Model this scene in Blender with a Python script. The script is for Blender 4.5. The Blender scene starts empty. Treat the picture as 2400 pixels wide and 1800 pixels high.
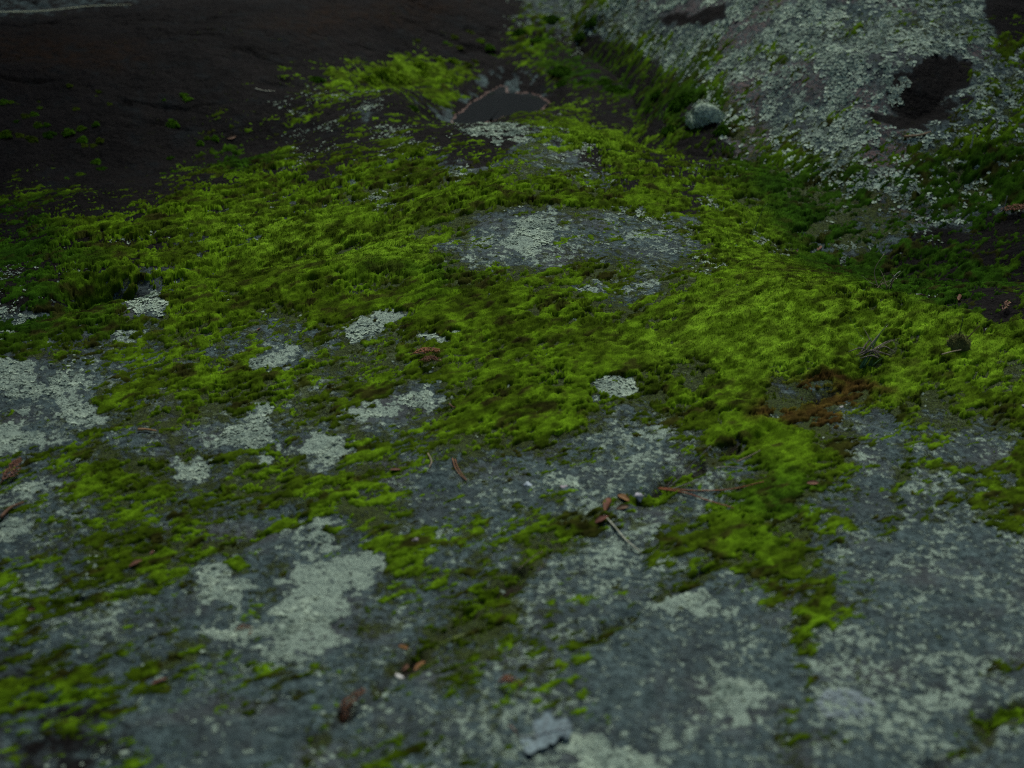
import bpy, math, random
import numpy as np
from mathutils import Vector, Matrix
random.seed(4); R = np.random.RandomState(7)
scene = bpy.context.scene
COL = scene.collection
DENS_Y, COLS, SUN_DEG, EXPOSURE = .0013, 1200, 14, -0.02
import numpy as np
# ---------------------------------------------------------------- noise
def smooth(a, b, v):
    t = np.clip((v - a) / (b - a), 0.0, 1.0)
    return t * t * (3 - 2 * t)
def hash01(ix, iy, s):
    h = (ix * 374761393 + iy * 668265263 + s * 1274126177) & 0xffffffff
    h = ((h ^ (h >> 13)) * 1274126177) & 0xffffffff
    h = ((h ^ (h >> 15)) * 2246822519) & 0xffffffff
    return (h ^ (h >> 16)) / 4294967296.0
def vnoise(x, y, s):
    xf = np.floor(x); yf = np.floor(y)
    ix = xf.astype(np.int64); iy = yf.astype(np.int64)
    u = x - xf; v = y - yf
    u = u * u * u * (u * (u * 6 - 15) + 10); v = v * v * v * (v * (v * 6 - 15) + 10)
    a = hash01(ix, iy, s); b = hash01(ix + 1, iy, s)
    c = hash01(ix, iy + 1, s); d = hash01(ix + 1, iy + 1, s)
    return (a * (1 - u) + b * u) * (1 - v) + (c * (1 - u) + d * u) * v
def fbm(x, y, scale, octaves, s, gain=0.5):
    t = 0.0; n = 0.0; amp = 1.0; f = 1.0 / scale
    ca, sa = 0.8, 0.6
    for k in range(octaves):
        t = t + amp * vnoise(x * f + 17.3 * k, y * f - 9.1 * k, s + 31 * k)
        n += amp; amp *= gain; f *= 2.03
        x, y = ca * x - sa * y, sa * x + ca * y
    return t / n
def worley(x, y, scale, s):
    x = x / scale; y = y / scale
    ix = np.floor(x).astype(np.int64); iy = np.floor(y).astype(np.int64)
    f1 = np.full(x.shape, 9.0); cell = np.zeros(x.shape)
    for dx in (-1, 0, 1):
        for dy in (-1, 0, 1):
            jx = ix + dx; jy = iy + dy
            px = jx + 0.1 + 0.8 * hash01(jx, jy, s); py = jy + 0.1 + 0.8 * hash01(jx, jy, s + 1)
            d = (x - px) ** 2 + (y - py) ** 2
            m = d < f1
            f1 = np.where(m, d, f1); cell = np.where(m, hash01(jx, jy, s + 2), cell)
    return np.sqrt(f1), cell
def uniform(n):
    """rank transform through a histogram, so that a threshold of 0.3 covers 30 %"""
    h, e = np.histogram(n[::7], 256)
    return np.interp(n, 0.5 * (e[1:] + e[:-1]), np.cumsum(h) / h.sum())
def seg_dist(x, y, pts):
    best = np.full(x.shape, 1e9)
    for (ax, ay), (bx, by) in zip(pts[:-1], pts[1:]):
        vx, vy = bx - ax, by - ay
        t = np.clip(((x - ax) * vx + (y - ay) * vy) / (vx * vx + vy * vy + 1e-12), 0, 1)
        best = np.minimum(best, (x - ax - t * vx) ** 2 + (y - ay - t * vy) ** 2)
    return np.sqrt(best)
def inside(x, y, poly):
    c = np.zeros(x.shape, bool)
    for (ax, ay), (bx, by) in zip(poly, poly[1:] + poly[:1]):
        hit = ((ay > y) != (by > y)) & (x < (bx - ax) * (y - ay) / (by - ay + 1e-12) + ax)
        c ^= hit
    return c
def poly_sd(x, y, poly):
    d = seg_dist(x, y, poly + poly[:1])
    return np.where(inside(x, y, poly), -d, d)
# ---------------------------------------------------------------- terrain
WL = -0.035                                    # level of the rain water in the hollow
def foot_of_slope(x):
    return np.interp(x, [-2.6, -1.5, -1.12, -.72, -.45, -.24, -.02, .22, .6, 1.2, 3], [2.35, 2.75, 2.93, 3.10, 3.42, 3.78, 4.02, 4.02, 3.95, 4.3, 6])
def ground_h(x, y):
    wx = x + 0.05 * (fbm(x, y, 0.5, 2, 5) - .5); wy = y + 0.08 * (fbm(x, y, 0.45, 2, 6) - .5)
    rise = smooth(1.35, 3.0, wy) * (1 - smooth(3.08, 3.62 - .2 * smooth(.1, .5, wx), wy))
    z = 0.098 * rise * np.exp(-((wx - 0.03) / 0.50) ** 2)
    z = z + 0.045 * smooth(1.5, 2.8, wy) * (1 - smooth(2.9, 3.25, wy)) * np.exp(-((wx + 0.85) / 0.5) ** 2)
    z = z + 0.085 * np.exp(-((wx + 0.34) / 0.22) ** 2 - ((wy - 3.52 - .5 * (wx + .34)) / 0.20) ** 2)
    z = z + 0.060 * np.exp(-((wy - 2.27 + .03 * (wx - .6)) / 0.20) ** 2) * smooth(.15, .55, wx)
    z = z - 0.060 * np.exp(-((wy - 2.62) / 0.16) ** 2) * smooth(.35, .7, wx)
    z = z - 0.050 * np.exp(-((wx - .35) / .16) ** 2 - ((wy - 3.45) / .25) ** 2)
    fold = np.interp(wx, [-2, -.85, -.64, -.35, .1], [2.1, 2.22, 2.33, 2.46, 2.55])
    fw = 1 - smooth(-.45, -.05, wx)
    z = z + fw * (0.022 * np.exp(-((wy - fold + .09) / .11) ** 2) - 0.028 * np.exp(-((wy - fold - .06) / .06) ** 2))
    z = z - 0.07 * np.exp(-((x + .755) / .055) ** 2 - ((y - 2.37) / .05) ** 2)
    d = (wy - foot_of_slope(wx)) * 0.72
    d = d + 0.06 * (fbm(x, y, .35, 3, 8) - .5)
    up = np.where(d < 0, 0, np.where(d < .12, d * d / .24, d - .06))
    cap = np.where(up < .40, up, .40 + .30 * (up - .40))
    z = z + 0.36 * cap * (1 - smooth(1.0, 1.8, wx)) - .02 * np.exp(-(d / .12) ** 2) * (1 - smooth(-.4, -.1, wx))
    z = z + 0.05 * (fbm(x, y, .55, 3, 9) - .5) * (0.35 + .65 * smooth(-.1, .3, d))
    z = z + .55 * np.clip(y - 6.6, 0, 40) * smooth(6.6, 9, y)
    ledge = fbm(x * .6, y * 2.4, .30, 4, 12); led = np.abs(ledge - .5)
    z = z - 0.011 * smooth(.45, .7, fbm(x, y, .22, 2, 14)) * np.exp(-(led / .012) ** 2) * smooth(0.0, .1, d)
    return z
BX, BY, BRX, BRY, BH = 0.95, 4.55, 1.22, 1.95, 0.46
def boulder_h(x, y):
    w = 1 + 0.16 * (fbm(x, y, .6, 3, 21) - .5)
    r2 = (((x - BX) / np.where(x < BX, BRX * 1.05, BRX * 1.32)) ** 2 + ((y - BY) / BRY) ** 2) * w * w
    z = -0.055 + (BH + .055) * np.clip(1 - r2, 0, 1) ** np.where(x < BX, 1.25 + .95 * smooth(0, .6, BX - x), 1.25) - .25 * np.clip(r2 - 1, 0, 1)
    return np.where(r2 > 1.25, -0.5, z + 0.05 * (fbm(x, y, .4, 3, 22) - .5))
def pits(x, y, z):
    """cracks, the water hollow and the hollow in the boulder; uses the plan outlines below"""
    cx_ = x + .02 * (fbm(x, y, .06, 2, 41) - .5); cy_ = y + .04 * (fbm(x, y, .05, 2, 42) - .5); brk = .15 + 1.3 * smooth(.38, .62, fbm(x, y, .05, 2, 47))
    for pts, w, dep in CRACKS:
        z = z - dep * brk * np.exp(-(seg_dist(cx_, cy_, pts) / w) ** 2)
    sd = poly_sd(x + .03 * (fbm(x, y, .08, 2, 43) - .5), y + .03 * (fbm(x, y, .08, 2, 44) - .5), POOL)
    shore = WL + np.where(sd < 0, np.maximum(.35 * sd, -.03), .28 * sd)
    k = 1 - smooth(.0, .16, sd)
    return z * (1 - k) + shore * k
def hollow(x, y, z):
    sd = poly_sd(x + .05 * (fbm(x, y, .1, 2, 45) - .5), y + .05 * (fbm(x, y, .1, 2, 46) - .5), HOLLOW)
    return z - .035 * (1 - smooth(-.10, .03, sd))
def rough(x, y, k=1.0):
    return (0.014 * (fbm(x, y, .12, 3, 51) - .5) + 0.0075 * (fbm(x, y, .026, 4, 52, .6) - .5)) * k
def ground_z(x, y): return pits(x, y, ground_h(x, y)) + rough(x, y)
def boulder_z(x, y):
    z = hollow(x, y, boulder_h(x, y)) + rough(x, y, 1.3)
    return z - .20 * (1 - smooth(.0, .60, poly_sd(x, y, POOL)))
def top_z(x, y): return np.maximum(ground_z(x, y), boulder_z(x, y))

# plan of the outcrop, metres; rows run away from the camera from y = 1.0, columns from x = -1.6
PLAN_X, PLAN_Y = -1.60, 1.00
MOSS_PLAN = """
11111111111111111111111111111111111111111111110012211002233422222100000000132000011000000000000000000000000000000000000000000000000000000
11111111111111111111111111111111111111111111110012211012233422222100000000022000011000000000000000000000000000000000000000000000000000000
11111111111111111111111111111111111111111111110023111013233312222100000000022000011000000000000000000000000000000000000000000000000000000
11111111111111111111111111111111111111111111110123110013234312222100000000023100001000000000000000000000000000000000000000000000000000000
11111111111111111111111111111111111111111111100122110013234312222100000000013100001100000000000000000000000000000000000000000000000000000
11111111111111111111111111111111111111111111100122110013234312222100000000013200001100000000000000000000000000000000000000000000000000000
11111111111111111111111111111111111111111111100231110022334312222100000000013200000100000000000000000000000000000000000000000000000000000
11111111111111111111111111111111111111111111101221110022334312222100000000012200000110000000000000000000000000000000000000000000000000000
22222222222222222222222222222222222222222221111200100012324321121000000000002320000022111111111111111111111111110011111111111111111111111
33323323322222222222222222222233222222223322222101001102212222221011100000001210000013222222222222222222222222222222222222222222222222222
33333333333333333333333333333333333333333333332101013101100012232123100000001100000001344444444444434444444444444444444444444444444444444
55555445555555445444544445444444444555555544442111121321112102334322100000001110100000132222222222222222222222222222222222222222222222222
55555555555555555555555555555555555554444444542223222332222113423421000000000110100000111111111111221111111122111111111111211111111111111
44444444444444444444444444444444444444444444433344223333322124412432000000000110100001222222222222222222222222222222222222222222222222222
33333333333333333333333333333333333333333433222234321111332224543332100000000121000000111111111111111111110001111110001111000111110111111
33333333333333333333333333333333333333333322212233211000332344653222111000000122000000000000000000000000000000000000000000000000000000000
22222222222222222222222222222222222222222211122311012100343444665323232000001045001000000000000000000000000000000000000000000000000000000
12211222111111222222222211111222222222222212322310023211333433565332122110001125221000000000000000000000000000000000000000000000000000000
11111111111111111111111111111111111111114224312210123211224323465332101220000114322010000000000000000000000000000000000000000000000000000
22222222222222222222222222222222222222223235322222222101133433354212111132101223312000000000000000000000000000000000000000000000000000000
33333333333333333333333333333333333333322245321233322100133443334311111133212443310000001100000000000000000000000000000000000000000000000
22222222222222223222222222222222222223322345543324433200124632333431000123334565311000000000000000000000000000000000000000000000000000000
22222222222222222222222222222222222222222456654325423211145622433542100123456787421000000000000000000000000000000000000000000000000000000
11111111111111111111111111111111111111123455555444311112356523433544200135556887521000000001111111111111111111111111111111111111111111111
11111111111111111111111111111111111111123455566543211133465423433555311234566886531001000011111122222222222222222222222222222222222222221
22222222222222222222222222222222222222233344445432212553454224423455523323577775433211111123333333333333434444433344444433343333333333333
22222222222222222222222222222222222222343344334322223654553224322444523322367775324321212234444445555555555455555555555554555555554444444
22222222222222222222222222222222222222333344455434434566554212212343211223235677423211122334555556656665555555656656666656656655555555555
22222222222222222222222222222222222221233455665445555666554212212233111124113578632211123343666666666666666666666666666666666666666666666
22222222222222222222222222222222222222344566553456656666554223222233111113222468753311222343566556555555555555555555555555555555555556565
22222222222222222222222222222222222222355666532456666556554345433333321112233457875421233243355555555555555555555555555555555555555555555
22222232222222222222222222222222222223456666543455665445544456655445542222334468887532234333255555555555555555555555555555555555666665555
33333333333333333333333333333333333333456656656445563235544567777656753222465568988642124432156666666666666666666666666666666666666666666
22222222222222222223333322222222223333455445554333443345544466667666653323577578989752123431136666666666666666666666666666666666666666666
11111111111111111111111111111111111123443223432112332345543456666767654423589888988752112432125555555555555555555555555555555555555555555
11100011000000000000000000000000000013443223321112333444333466666776665555689998988753212433214555555555566665555555665555555555555555555
22222222211111122211111111111211111122343334543323444543223467767776776666779998777643223444435666666677777777767667777766666666667776666
33333333333333333333333222333333332211344555665444555553322457777777776667778998666533324445656777778888888888887788888888888888888888777
22222222222222222222222222332222222111445555666555555554422356777888765567888999655533446656776888888888888888888888888888888888888888888
11111111211111122111111222221111111012455545566666545565432356778888776567888999744444568776667788888888888888888888888888888888888888888
11111111111111111111111111111111111012455545567666545566544456788877777767778899854434679987656788888888888888888888888888888888888888888
11111111111111111111111111111111111122344556677776555656665566788877778877777799976666679988767877777777777777777777777777777777777777777
11111111112222222222222222222222211222334566777776656557666567788766778888777899988888668998788877777777777777777777777777777777777777777
33333333334444444444444444454554433333334566666665555556665678888765689998877899899899877888888887777887888888888888888888888888888888888
44444455545555666666666666666666656543434555555554445556665678888765689999888999899999997678889988888888888888888888888888888888888888888
55555666666666666666666666666777666654434454433443445555556678888877889998889999899999998778889988888777777777777777777777777777888888887
55566666666666666666666777777777777766545565543433444444566678999998999997789999899999998788999987777777777777777777777777777777777777777
55666666666666666666777777777777888887666677544333444444567788998899999987789999999999888789998876666666666656566666666666666666666666666
66666666666666666777777777777777788887655778654434555555678889887688887777889999999999888889998654555544444444444555555555555545555555555
66666666666666666777777777777777788888545788666556777777889999886578876667899999999999888889998643444444444444444444444444444444444444444
77777777777777777777777777777788888887445888778778999999999999887677765556789999999999988888888655444444444444444444444444444444444444444
77777777777777777777777777767778888886456888788888999999899998998777665445678999999999998878887666544444444444444444444444444444444444444
66666666666666666666666666655667888886567898788999899898899988998876555444478899999999998877787666644444444444444444444444444444444444444
55555555555555555555555555555567888875567898789998898898899877887776565444467789988999999877777666754444444444444444444444444444444444444
55555555555555555555555555555567887764578998889998898998899876666666666654456788988889999877777666764444444444444444444444444444444444444
55555555555555555555555555555677888754578997899998889999998755555556677754456678888888999887777666765444444444444444444444444444444444444
55555555555555555555555555556677888865678987899998889999998655544555678865455668888888999887777666675444444444444444444444444444444444444
55555555555555555555555666666677888877788987899998889999887544444445677754445567887888999887777766676444444444444444444444444444444444444
55555555555565656666666666666677788888899988899998888888876544433334566654344567887788999888777766677544444444444444444444444444444444444
55555555566666666666666666666777788888999988999988888888765434432234555544333468887788899988777776667544444444444444444444444444444444444
55555666666666666666666666666777888888899988999988889888765444332234555443223468887788899988777776666644444444444444444444444444444444444
56666666666666666666666666667777887788888888999988888888765554332234555443322468887778899988777777666654444444444444444444444444444444444
66666666666666666666666666677777887777888888899988888888776654322235655443443458988778899988877777666664444444444444444444444444444444444
66666666666666666666666666677777877777888888899988888888877764333345655444455557988778889988877777666665444444444444444444444444444444444
66666666666666666666666666677787778888888888899988887888887766555556665544556657988777889988877777666775444444444444444444444444444444444
66666666666666666666666656678877788888888788999988877888888777776666776555567757988777789988877776677776444444444444444444444444444444444
66666666666666666665555556678876789988888778999988877777888888888887777655677766898777788988887776677876544444444444444444444444444444444
66666666666666666555555556677776788888888788999888877776788889998888887766778866889876778888887776567776544444444444444444444444444444444
66666666666665555555555556677766677888887788999888877666787888888777888777778866789877777877776676666555555555555555444444444444444444444
66666666666555555555555555666665567788887788888998877656887788887777877778888965789887777776665567665444455555555555555555555555555555555
66666665555555555555555555565555566788887788888998877666877777776667776777888975788888777776665466655444555555555555555555555555555555555
55555555555555555555555555555554456788887788888988777767876777776566765677888975678878888776655556555555554444444444444555555555555555544
55555555555555555555555544444543446678887788888888777777876667776556765567778986677777788776655555545566654445556555444444444444444444444
55555555555555555555555544444432345677777778888887777777876666676555664567778886777766777776655555445566665566777776655544444444444455554
55555555555555555555555444333332344566777678888877778877876566666655665567777887788765677766555554445567777778888888776665555555556556665
55555555555555555555554443322222234566666678888777778777765555666644555677777888888876667766555544445667788888888888888777666666677766766
44445555555555555555544433322111123455666568887777777777765555566644455678877788888876676766555444445666788888888888888888887777777778877
33333444444444555444444333221111123445566578877666777767765445555543455788887778899887776666654454455666677888888888888888888888888888888
22222333333344444443333332211001122345666567776666677667765445555544456789987777789988777666654344455666667777777777788888888888888888888
22222222222333333333333322110000122345666567766566666667655445555544556789987777789998887666664333456677776677777777777788888888888888888
11111122222222222222233221100000123345665567665556666666655554444455567789987766678888887656553223345567776666666666666677777778888888888
11111111112222222222233221000000123445665666655556666666654554444455667788987766678887777655543222343334566665666666666666676677778888888
11111111111111111222232211000000122456665666554455555666554554433356677788886666568887677655443222332222346655555555555666666666677778888
00111111111111111112222111000000123456765666544445555556544544333356788788876666567776677665332112221123344555555555555555555666666777788
00000000111111111111222110000001123456765665544445555555544443333356788878886666567776567654222111111113344344444445555555555555666666777
00000000000011111111221100000001123456665665543444555555544433333456788878886666557766556543122211100012333444444444444444555555556666667
00000000000000000011111000000000123456655655433344445555444432233456778877886666556766444432123211100001223445555555554444444555555566666
00000000000000000001110000000000113467655555433334444555444332233456777777776566656765444322123210000001112455666666555555444445555555666
00000000000000000000000000000000013467655555422334444554444332233456677777786566656765443221112210000000012345566666666665554444455555556
00000000000000000000000000000000012466655554322234444544443332223456677777786566656654442111112200000000011244555555555566655544444455555
00000000000000000000000000000000012456555444312234444544443322223456677777787666666654432011111100000000001233334444444455665555444444555
00000000000000000000000000000000012345544444212244444444443322223456677777787666666655531010111000011110001123333333333344556665555444445
00000000000000000000000000000000012344444443212344434444443221223456677777787666665446521110100001111111000123344444444333445566655554444
00000000000000000000000000000000012344443343222345434444443221223456667777887656654346421111100111112222100012355555554444334455566655444
00000000000000000000000000000000012344433343223345434433443221223456667777887655653245321112111111122332211112345555555554433344455666554
00000000000000000000000000000000012344332343333454434433443321223456666777788645652355321112211112223443332222234444444455544433444556655
00000000000000000000000000000000011233322344333444434433444322223456666777788536753465221122211122333454433222233333344445555443334455665
00000000000000000000000000000000001222221233333444443333444432223556666777787546754674221122211223433344333222223333333344455544433344556
00000000000000000000000000000000000122211223333444443333445542223556666777777546855774221232222233432333332211112222223333444555443334455
00000000000000000000000000000000000112211122233444443333445543223556666777777556866863222332212233322222222111111111222223334455544433444
00000000000000000000000000000000000111100112233444444333445543223556666666677557867753222332112222211111221110000111111112233444555443334
00000000000000000000000000000000000011100112233444444333444542223556666665566457777632223221111112111111221100000000000011123334455544433
00000000000000000000000000000000000001100112234444455333444432223556666555555456776422222111110111111111222110000000000001122233444555444
00000000000000000000000000000000000000000112334444555333443432223455655554344456775322221111100011111111122110000000000000111223334445554
00000000000000000000000000000000000000001112344454555334433332223455555443333456764223211011000011111111122110000000000000000112233444555
00000000000000000000000000000000000000001122344555455434433322223455554442122356664233210011000001111111122110000000000000000001122334445
00000000000000000000000000000000000000001122345555455434432221223445444443111345653332100111100001111111122111000000000000000000112233444
00000000000000000000000000000000000000001122345555555544432221223445444443222345553332101111100001111111122211000000000000000000001122334
00000000000000000000000000000000000000001112455655555544432111223455444444332344553321111111100001111111112211000000000000000000000012233
00000000000000000000000000000000000000000112455665555554542101123455443444433344543321111111100001111111112211000000000000000000000001122
00000000000000000000000000000000000000000012345665555555543201123444433344544444543211011111100001111111112211100000000000000000000000112
00000000000000000000000000000000000000000001234566665555544211123444333345554444432100011111100000111111112221100000000000000000000000001
00000000000000000000000000000000000000000001123456666556654311123443332345555444432100011111100000111111111221100000000000000000000000000
00000000000000000000000000000000000000000000012345776666665321123433322345554444421000011111110000111111111221100000000000000000000000000
00000000000000000000000000000000000000000000000234687667765421112322223455544444421000011111110000111111111221100000000000000000000000000
00000000000000000000000000000000000000000000000123688777765431111221123455444444421000011111110000111111111221110000000000000000000000000
00000000000000000000000000000000000000000000000002478988876432101111234555444445421000011111110000011111111222110000000000000000000000000
00000000000000000000000000000000000000000000000000247899876432100001335555434445311000001111110000011111111122110000000000000000000000000
00000000000000000000000000000000000000000000000000135788876431100012345565433444210000001111110000011111111122111000000000000000000000000
00000000000000000000000000000000000000000000000000114667776431100112456665323443110000001111111000011111111122111000000000000000000000000
00000000000000000000000000000000000000000000000000013555555431100123456665323442100000001111111000011111111122211000000000000000000000000
00000000000000000000000000000000000000000000000000013543444421100124456555323432100000001111111000011111111112211000000000000000000000000
00000000000000000000000000000000000000000000000000012432233321101234455554333321000000001111111000001111111112211100000000000000000000000
00000000000000000000000000000000000000000000000000002321011221112344555554333321000000001111111000001111111112211100000000000000000000000
00000000000000000000000000000000000000000000000000001221000111112344555544333321000000001111111000001111111112221100000000000000000000000
00000000000000000000000000000000000000000000000000000110000111123445554444333321000000001111111000001111111111221100000000000000000000000
00000000000000000000000000000000000000000000000000000000000011123455554443343321000000000111111100001111111111221110000000000000000000000
00000000000000000000000000000000000000000000000000000000000011223555554433344331000000000111111100001111111111222110000000000000000000000
00000000000000000000000000000000000000000000000000000000000001124555554433344331000000000111111100000111111111222110000000000000000000000
00000000000000000000000000000000000000000000000000000000000001124566555443444431000000000111111100000111111111122111000000000000000000000
00000000000000000000000000000000000000000000000000000000000000124666655443454432000000000111111100000111111111122111000000000000000000000
00000000000000000000000000000000000000000000000000000000000000124676655443455432000000000111111100000111111111122211000000000000000000000
00000000000000000000000000000000000000000000000000000000000000114666655444455432000000000111111110000111111111122211000000000000000000000
00000000000000000000000000000000000000000000000000000000000000013555554434455432100000000111111110000011111111112211100000000000000000000
00000000000000000000000000000000000000000000000000000000000000013455544334455432100000000011111110000011111111112211100000000000000000000
00000000000000000000000000000000000000000000000000000000000000012344443334455432100000000011111110000011111111112221100000000000000000000
00000000000000000000000000000000000000000000000000000000000000002334433234455432100000000011111110000011111111112221110000000000000000000
00000000000000000000000000000000000000000000000000000000000000001334432234455432100000000011111110000011111111111221110000000000000000000
00000000000000000000000000000000000000000000000000000000000000001334432234455432100000000011111110000001111111111221110000000000000000000
00000000000000000000000000000000000000000000000000000000000000001334432234455432100000000011111111000001111111111222110000000000000000000
00000000000000000000000000000000000000000000000000000000000000001334432234455432100000000011111111000001111111111222111000000000000000000
00000000000000000000000000000000000000000000000000000000000000001334433234455432100000000011111111000001111111111122111000000000000000000
00000000000000000000000000000000000000000000000000000000000000001334433234455432100000000001111111000001111111111122211000000000000000000
00000000000000000000000000000000000000000000000000000000000000001334433234455433100000000001111111000000111111111122211000000000000000000
00000000000000000000000000000000000000000000000000000000000000001334433234455443100000000001111111100000111111111122211100000000000000000
00000000000000000000000000000000000000000000000000000000000000001334433234455443200000000001111111100000111111111112211100000000000000000
00000000000000000000000000000000000000000000000000000000000000001334433234455443210000000001111111100000111111111112221100000000000000000
00000000000000000000000000000000000000000000000000000000000000001334433234455443210000000001111111100000111111111112221110000000000000000
00000000000000000000000000000000000000000000000000000000000000001334433234455443210000000001111111100000011111111112221110000000000000000
00000000000000000000000000000000000000000000000000000000000000001334433234445543210000000001111111100000011111111111221110000000000000000
00000000000000000000000000000000000000000000000000000000000000001334433233445543210000000000111111110000011111111111222111000000000000000
00000000000000000000000000000000000000000000000000000000000000001334433233445543210000000000111111110000011111111111222111000000000000000
00000000000000000000000000000000000000000000000000000000000000001334433233445543210000000000111111110000011111111111122111000000000000000
00000000000000000000000000000000000000000000000000000000000000001334433233445543210000000000111111110000001111111111122211000000000000000
00000000000000000000000000000000000000000000000000000000000000001334433233445543210000000000111111110000001111111111122211100000000000000
00000000000000000000000000000000000000000000000000000000000000001334433233445543210000000000111111111000001111111111122211100000000000000
00000000000000000000000000000000000000000000000000000000000000001334443233445543310000000000111111111000001111111111112221100000000000000
00000000000000000000000000000000000000000000000000000000000000001334443233445543320000000000011111111000001111111111112221110000000000000
00000000000000000000000000000000000000000000000000000000000000001334443233445544321000000000011111111000000111111111112221110000000000000
00000000000000000000000000000000000000000000000000000000000000001334443233445544321000000000011111111000000111111111112221110000000000000
00000000000000000000000000000000000000000000000000000000000000001334443223445544321000000000011111111000000111111111111222111000000000000
00000000000000000000000000000000000000000000000000000000000000001334443223445544321000000000011111111100000111111111111222111000000000000
00000000000000000000000000000000000000000000000000000000000000001334443223445544321000000000011111111100000011111111111222111000000000000
00000000000000000000000000000000000000000000000000000000000000001334443223445544321000000000011111111100000011111111111122211100000000000
00000000000000000000000000000000000000000000000000000000000000001334443223445554321000000000001111111100000011111111111122211100000000000
00000000000000000000000000000000000000000000000000000000000000001334443223445554321000000000001111111100000011111111111122211100000000000
00000000000000000000000000000000000000000000000000000000000000001334443223445554321000000000001111111110000011111111111122221110000000000
00000000000000000000000000000000000000000000000000000000000000011233443223445554321000000000001111111110000001111111111112221110000000000
00000000000000000000000000000000000000000000000000000000000000011233443223444554332000000000001111111110000001111111111112221110000000000
00000000000000000000000000000000000000000000000000000000000000011233443223444554332100000000001111111110000001111111111112221111000000000
00000000000000000000000000000000000000000000000000000000000000011233443223444554332100000000001111111110000001111111111111222111000000000
00000000000000000000000000000000000000000000000000000000000000011233443223444554432100000000000111111111000000111111111111222111000000000
00000000000000000000000000000000000000000000000000000000000000011233443223444554432100000000000111111111000000111111111111222111000000000
00000000000000000000000000000000000000000000000000000000000000011233443223444554432100000000000111111111000000111111111111122211100000000
00000000000000000000000000000000000000000000000000000000000000011233443223344554432100000000000111111111000000111111111111122211100000000
00000000000000000000000000000000000000000000000000000000000000011233443223344554432100000000000111111111000000011111111111122211110000000
00000000000000000000000000000000000000000000000000000000000000011233443323344554432100000000000111111111100000011111111111122221110000000
"""
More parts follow.
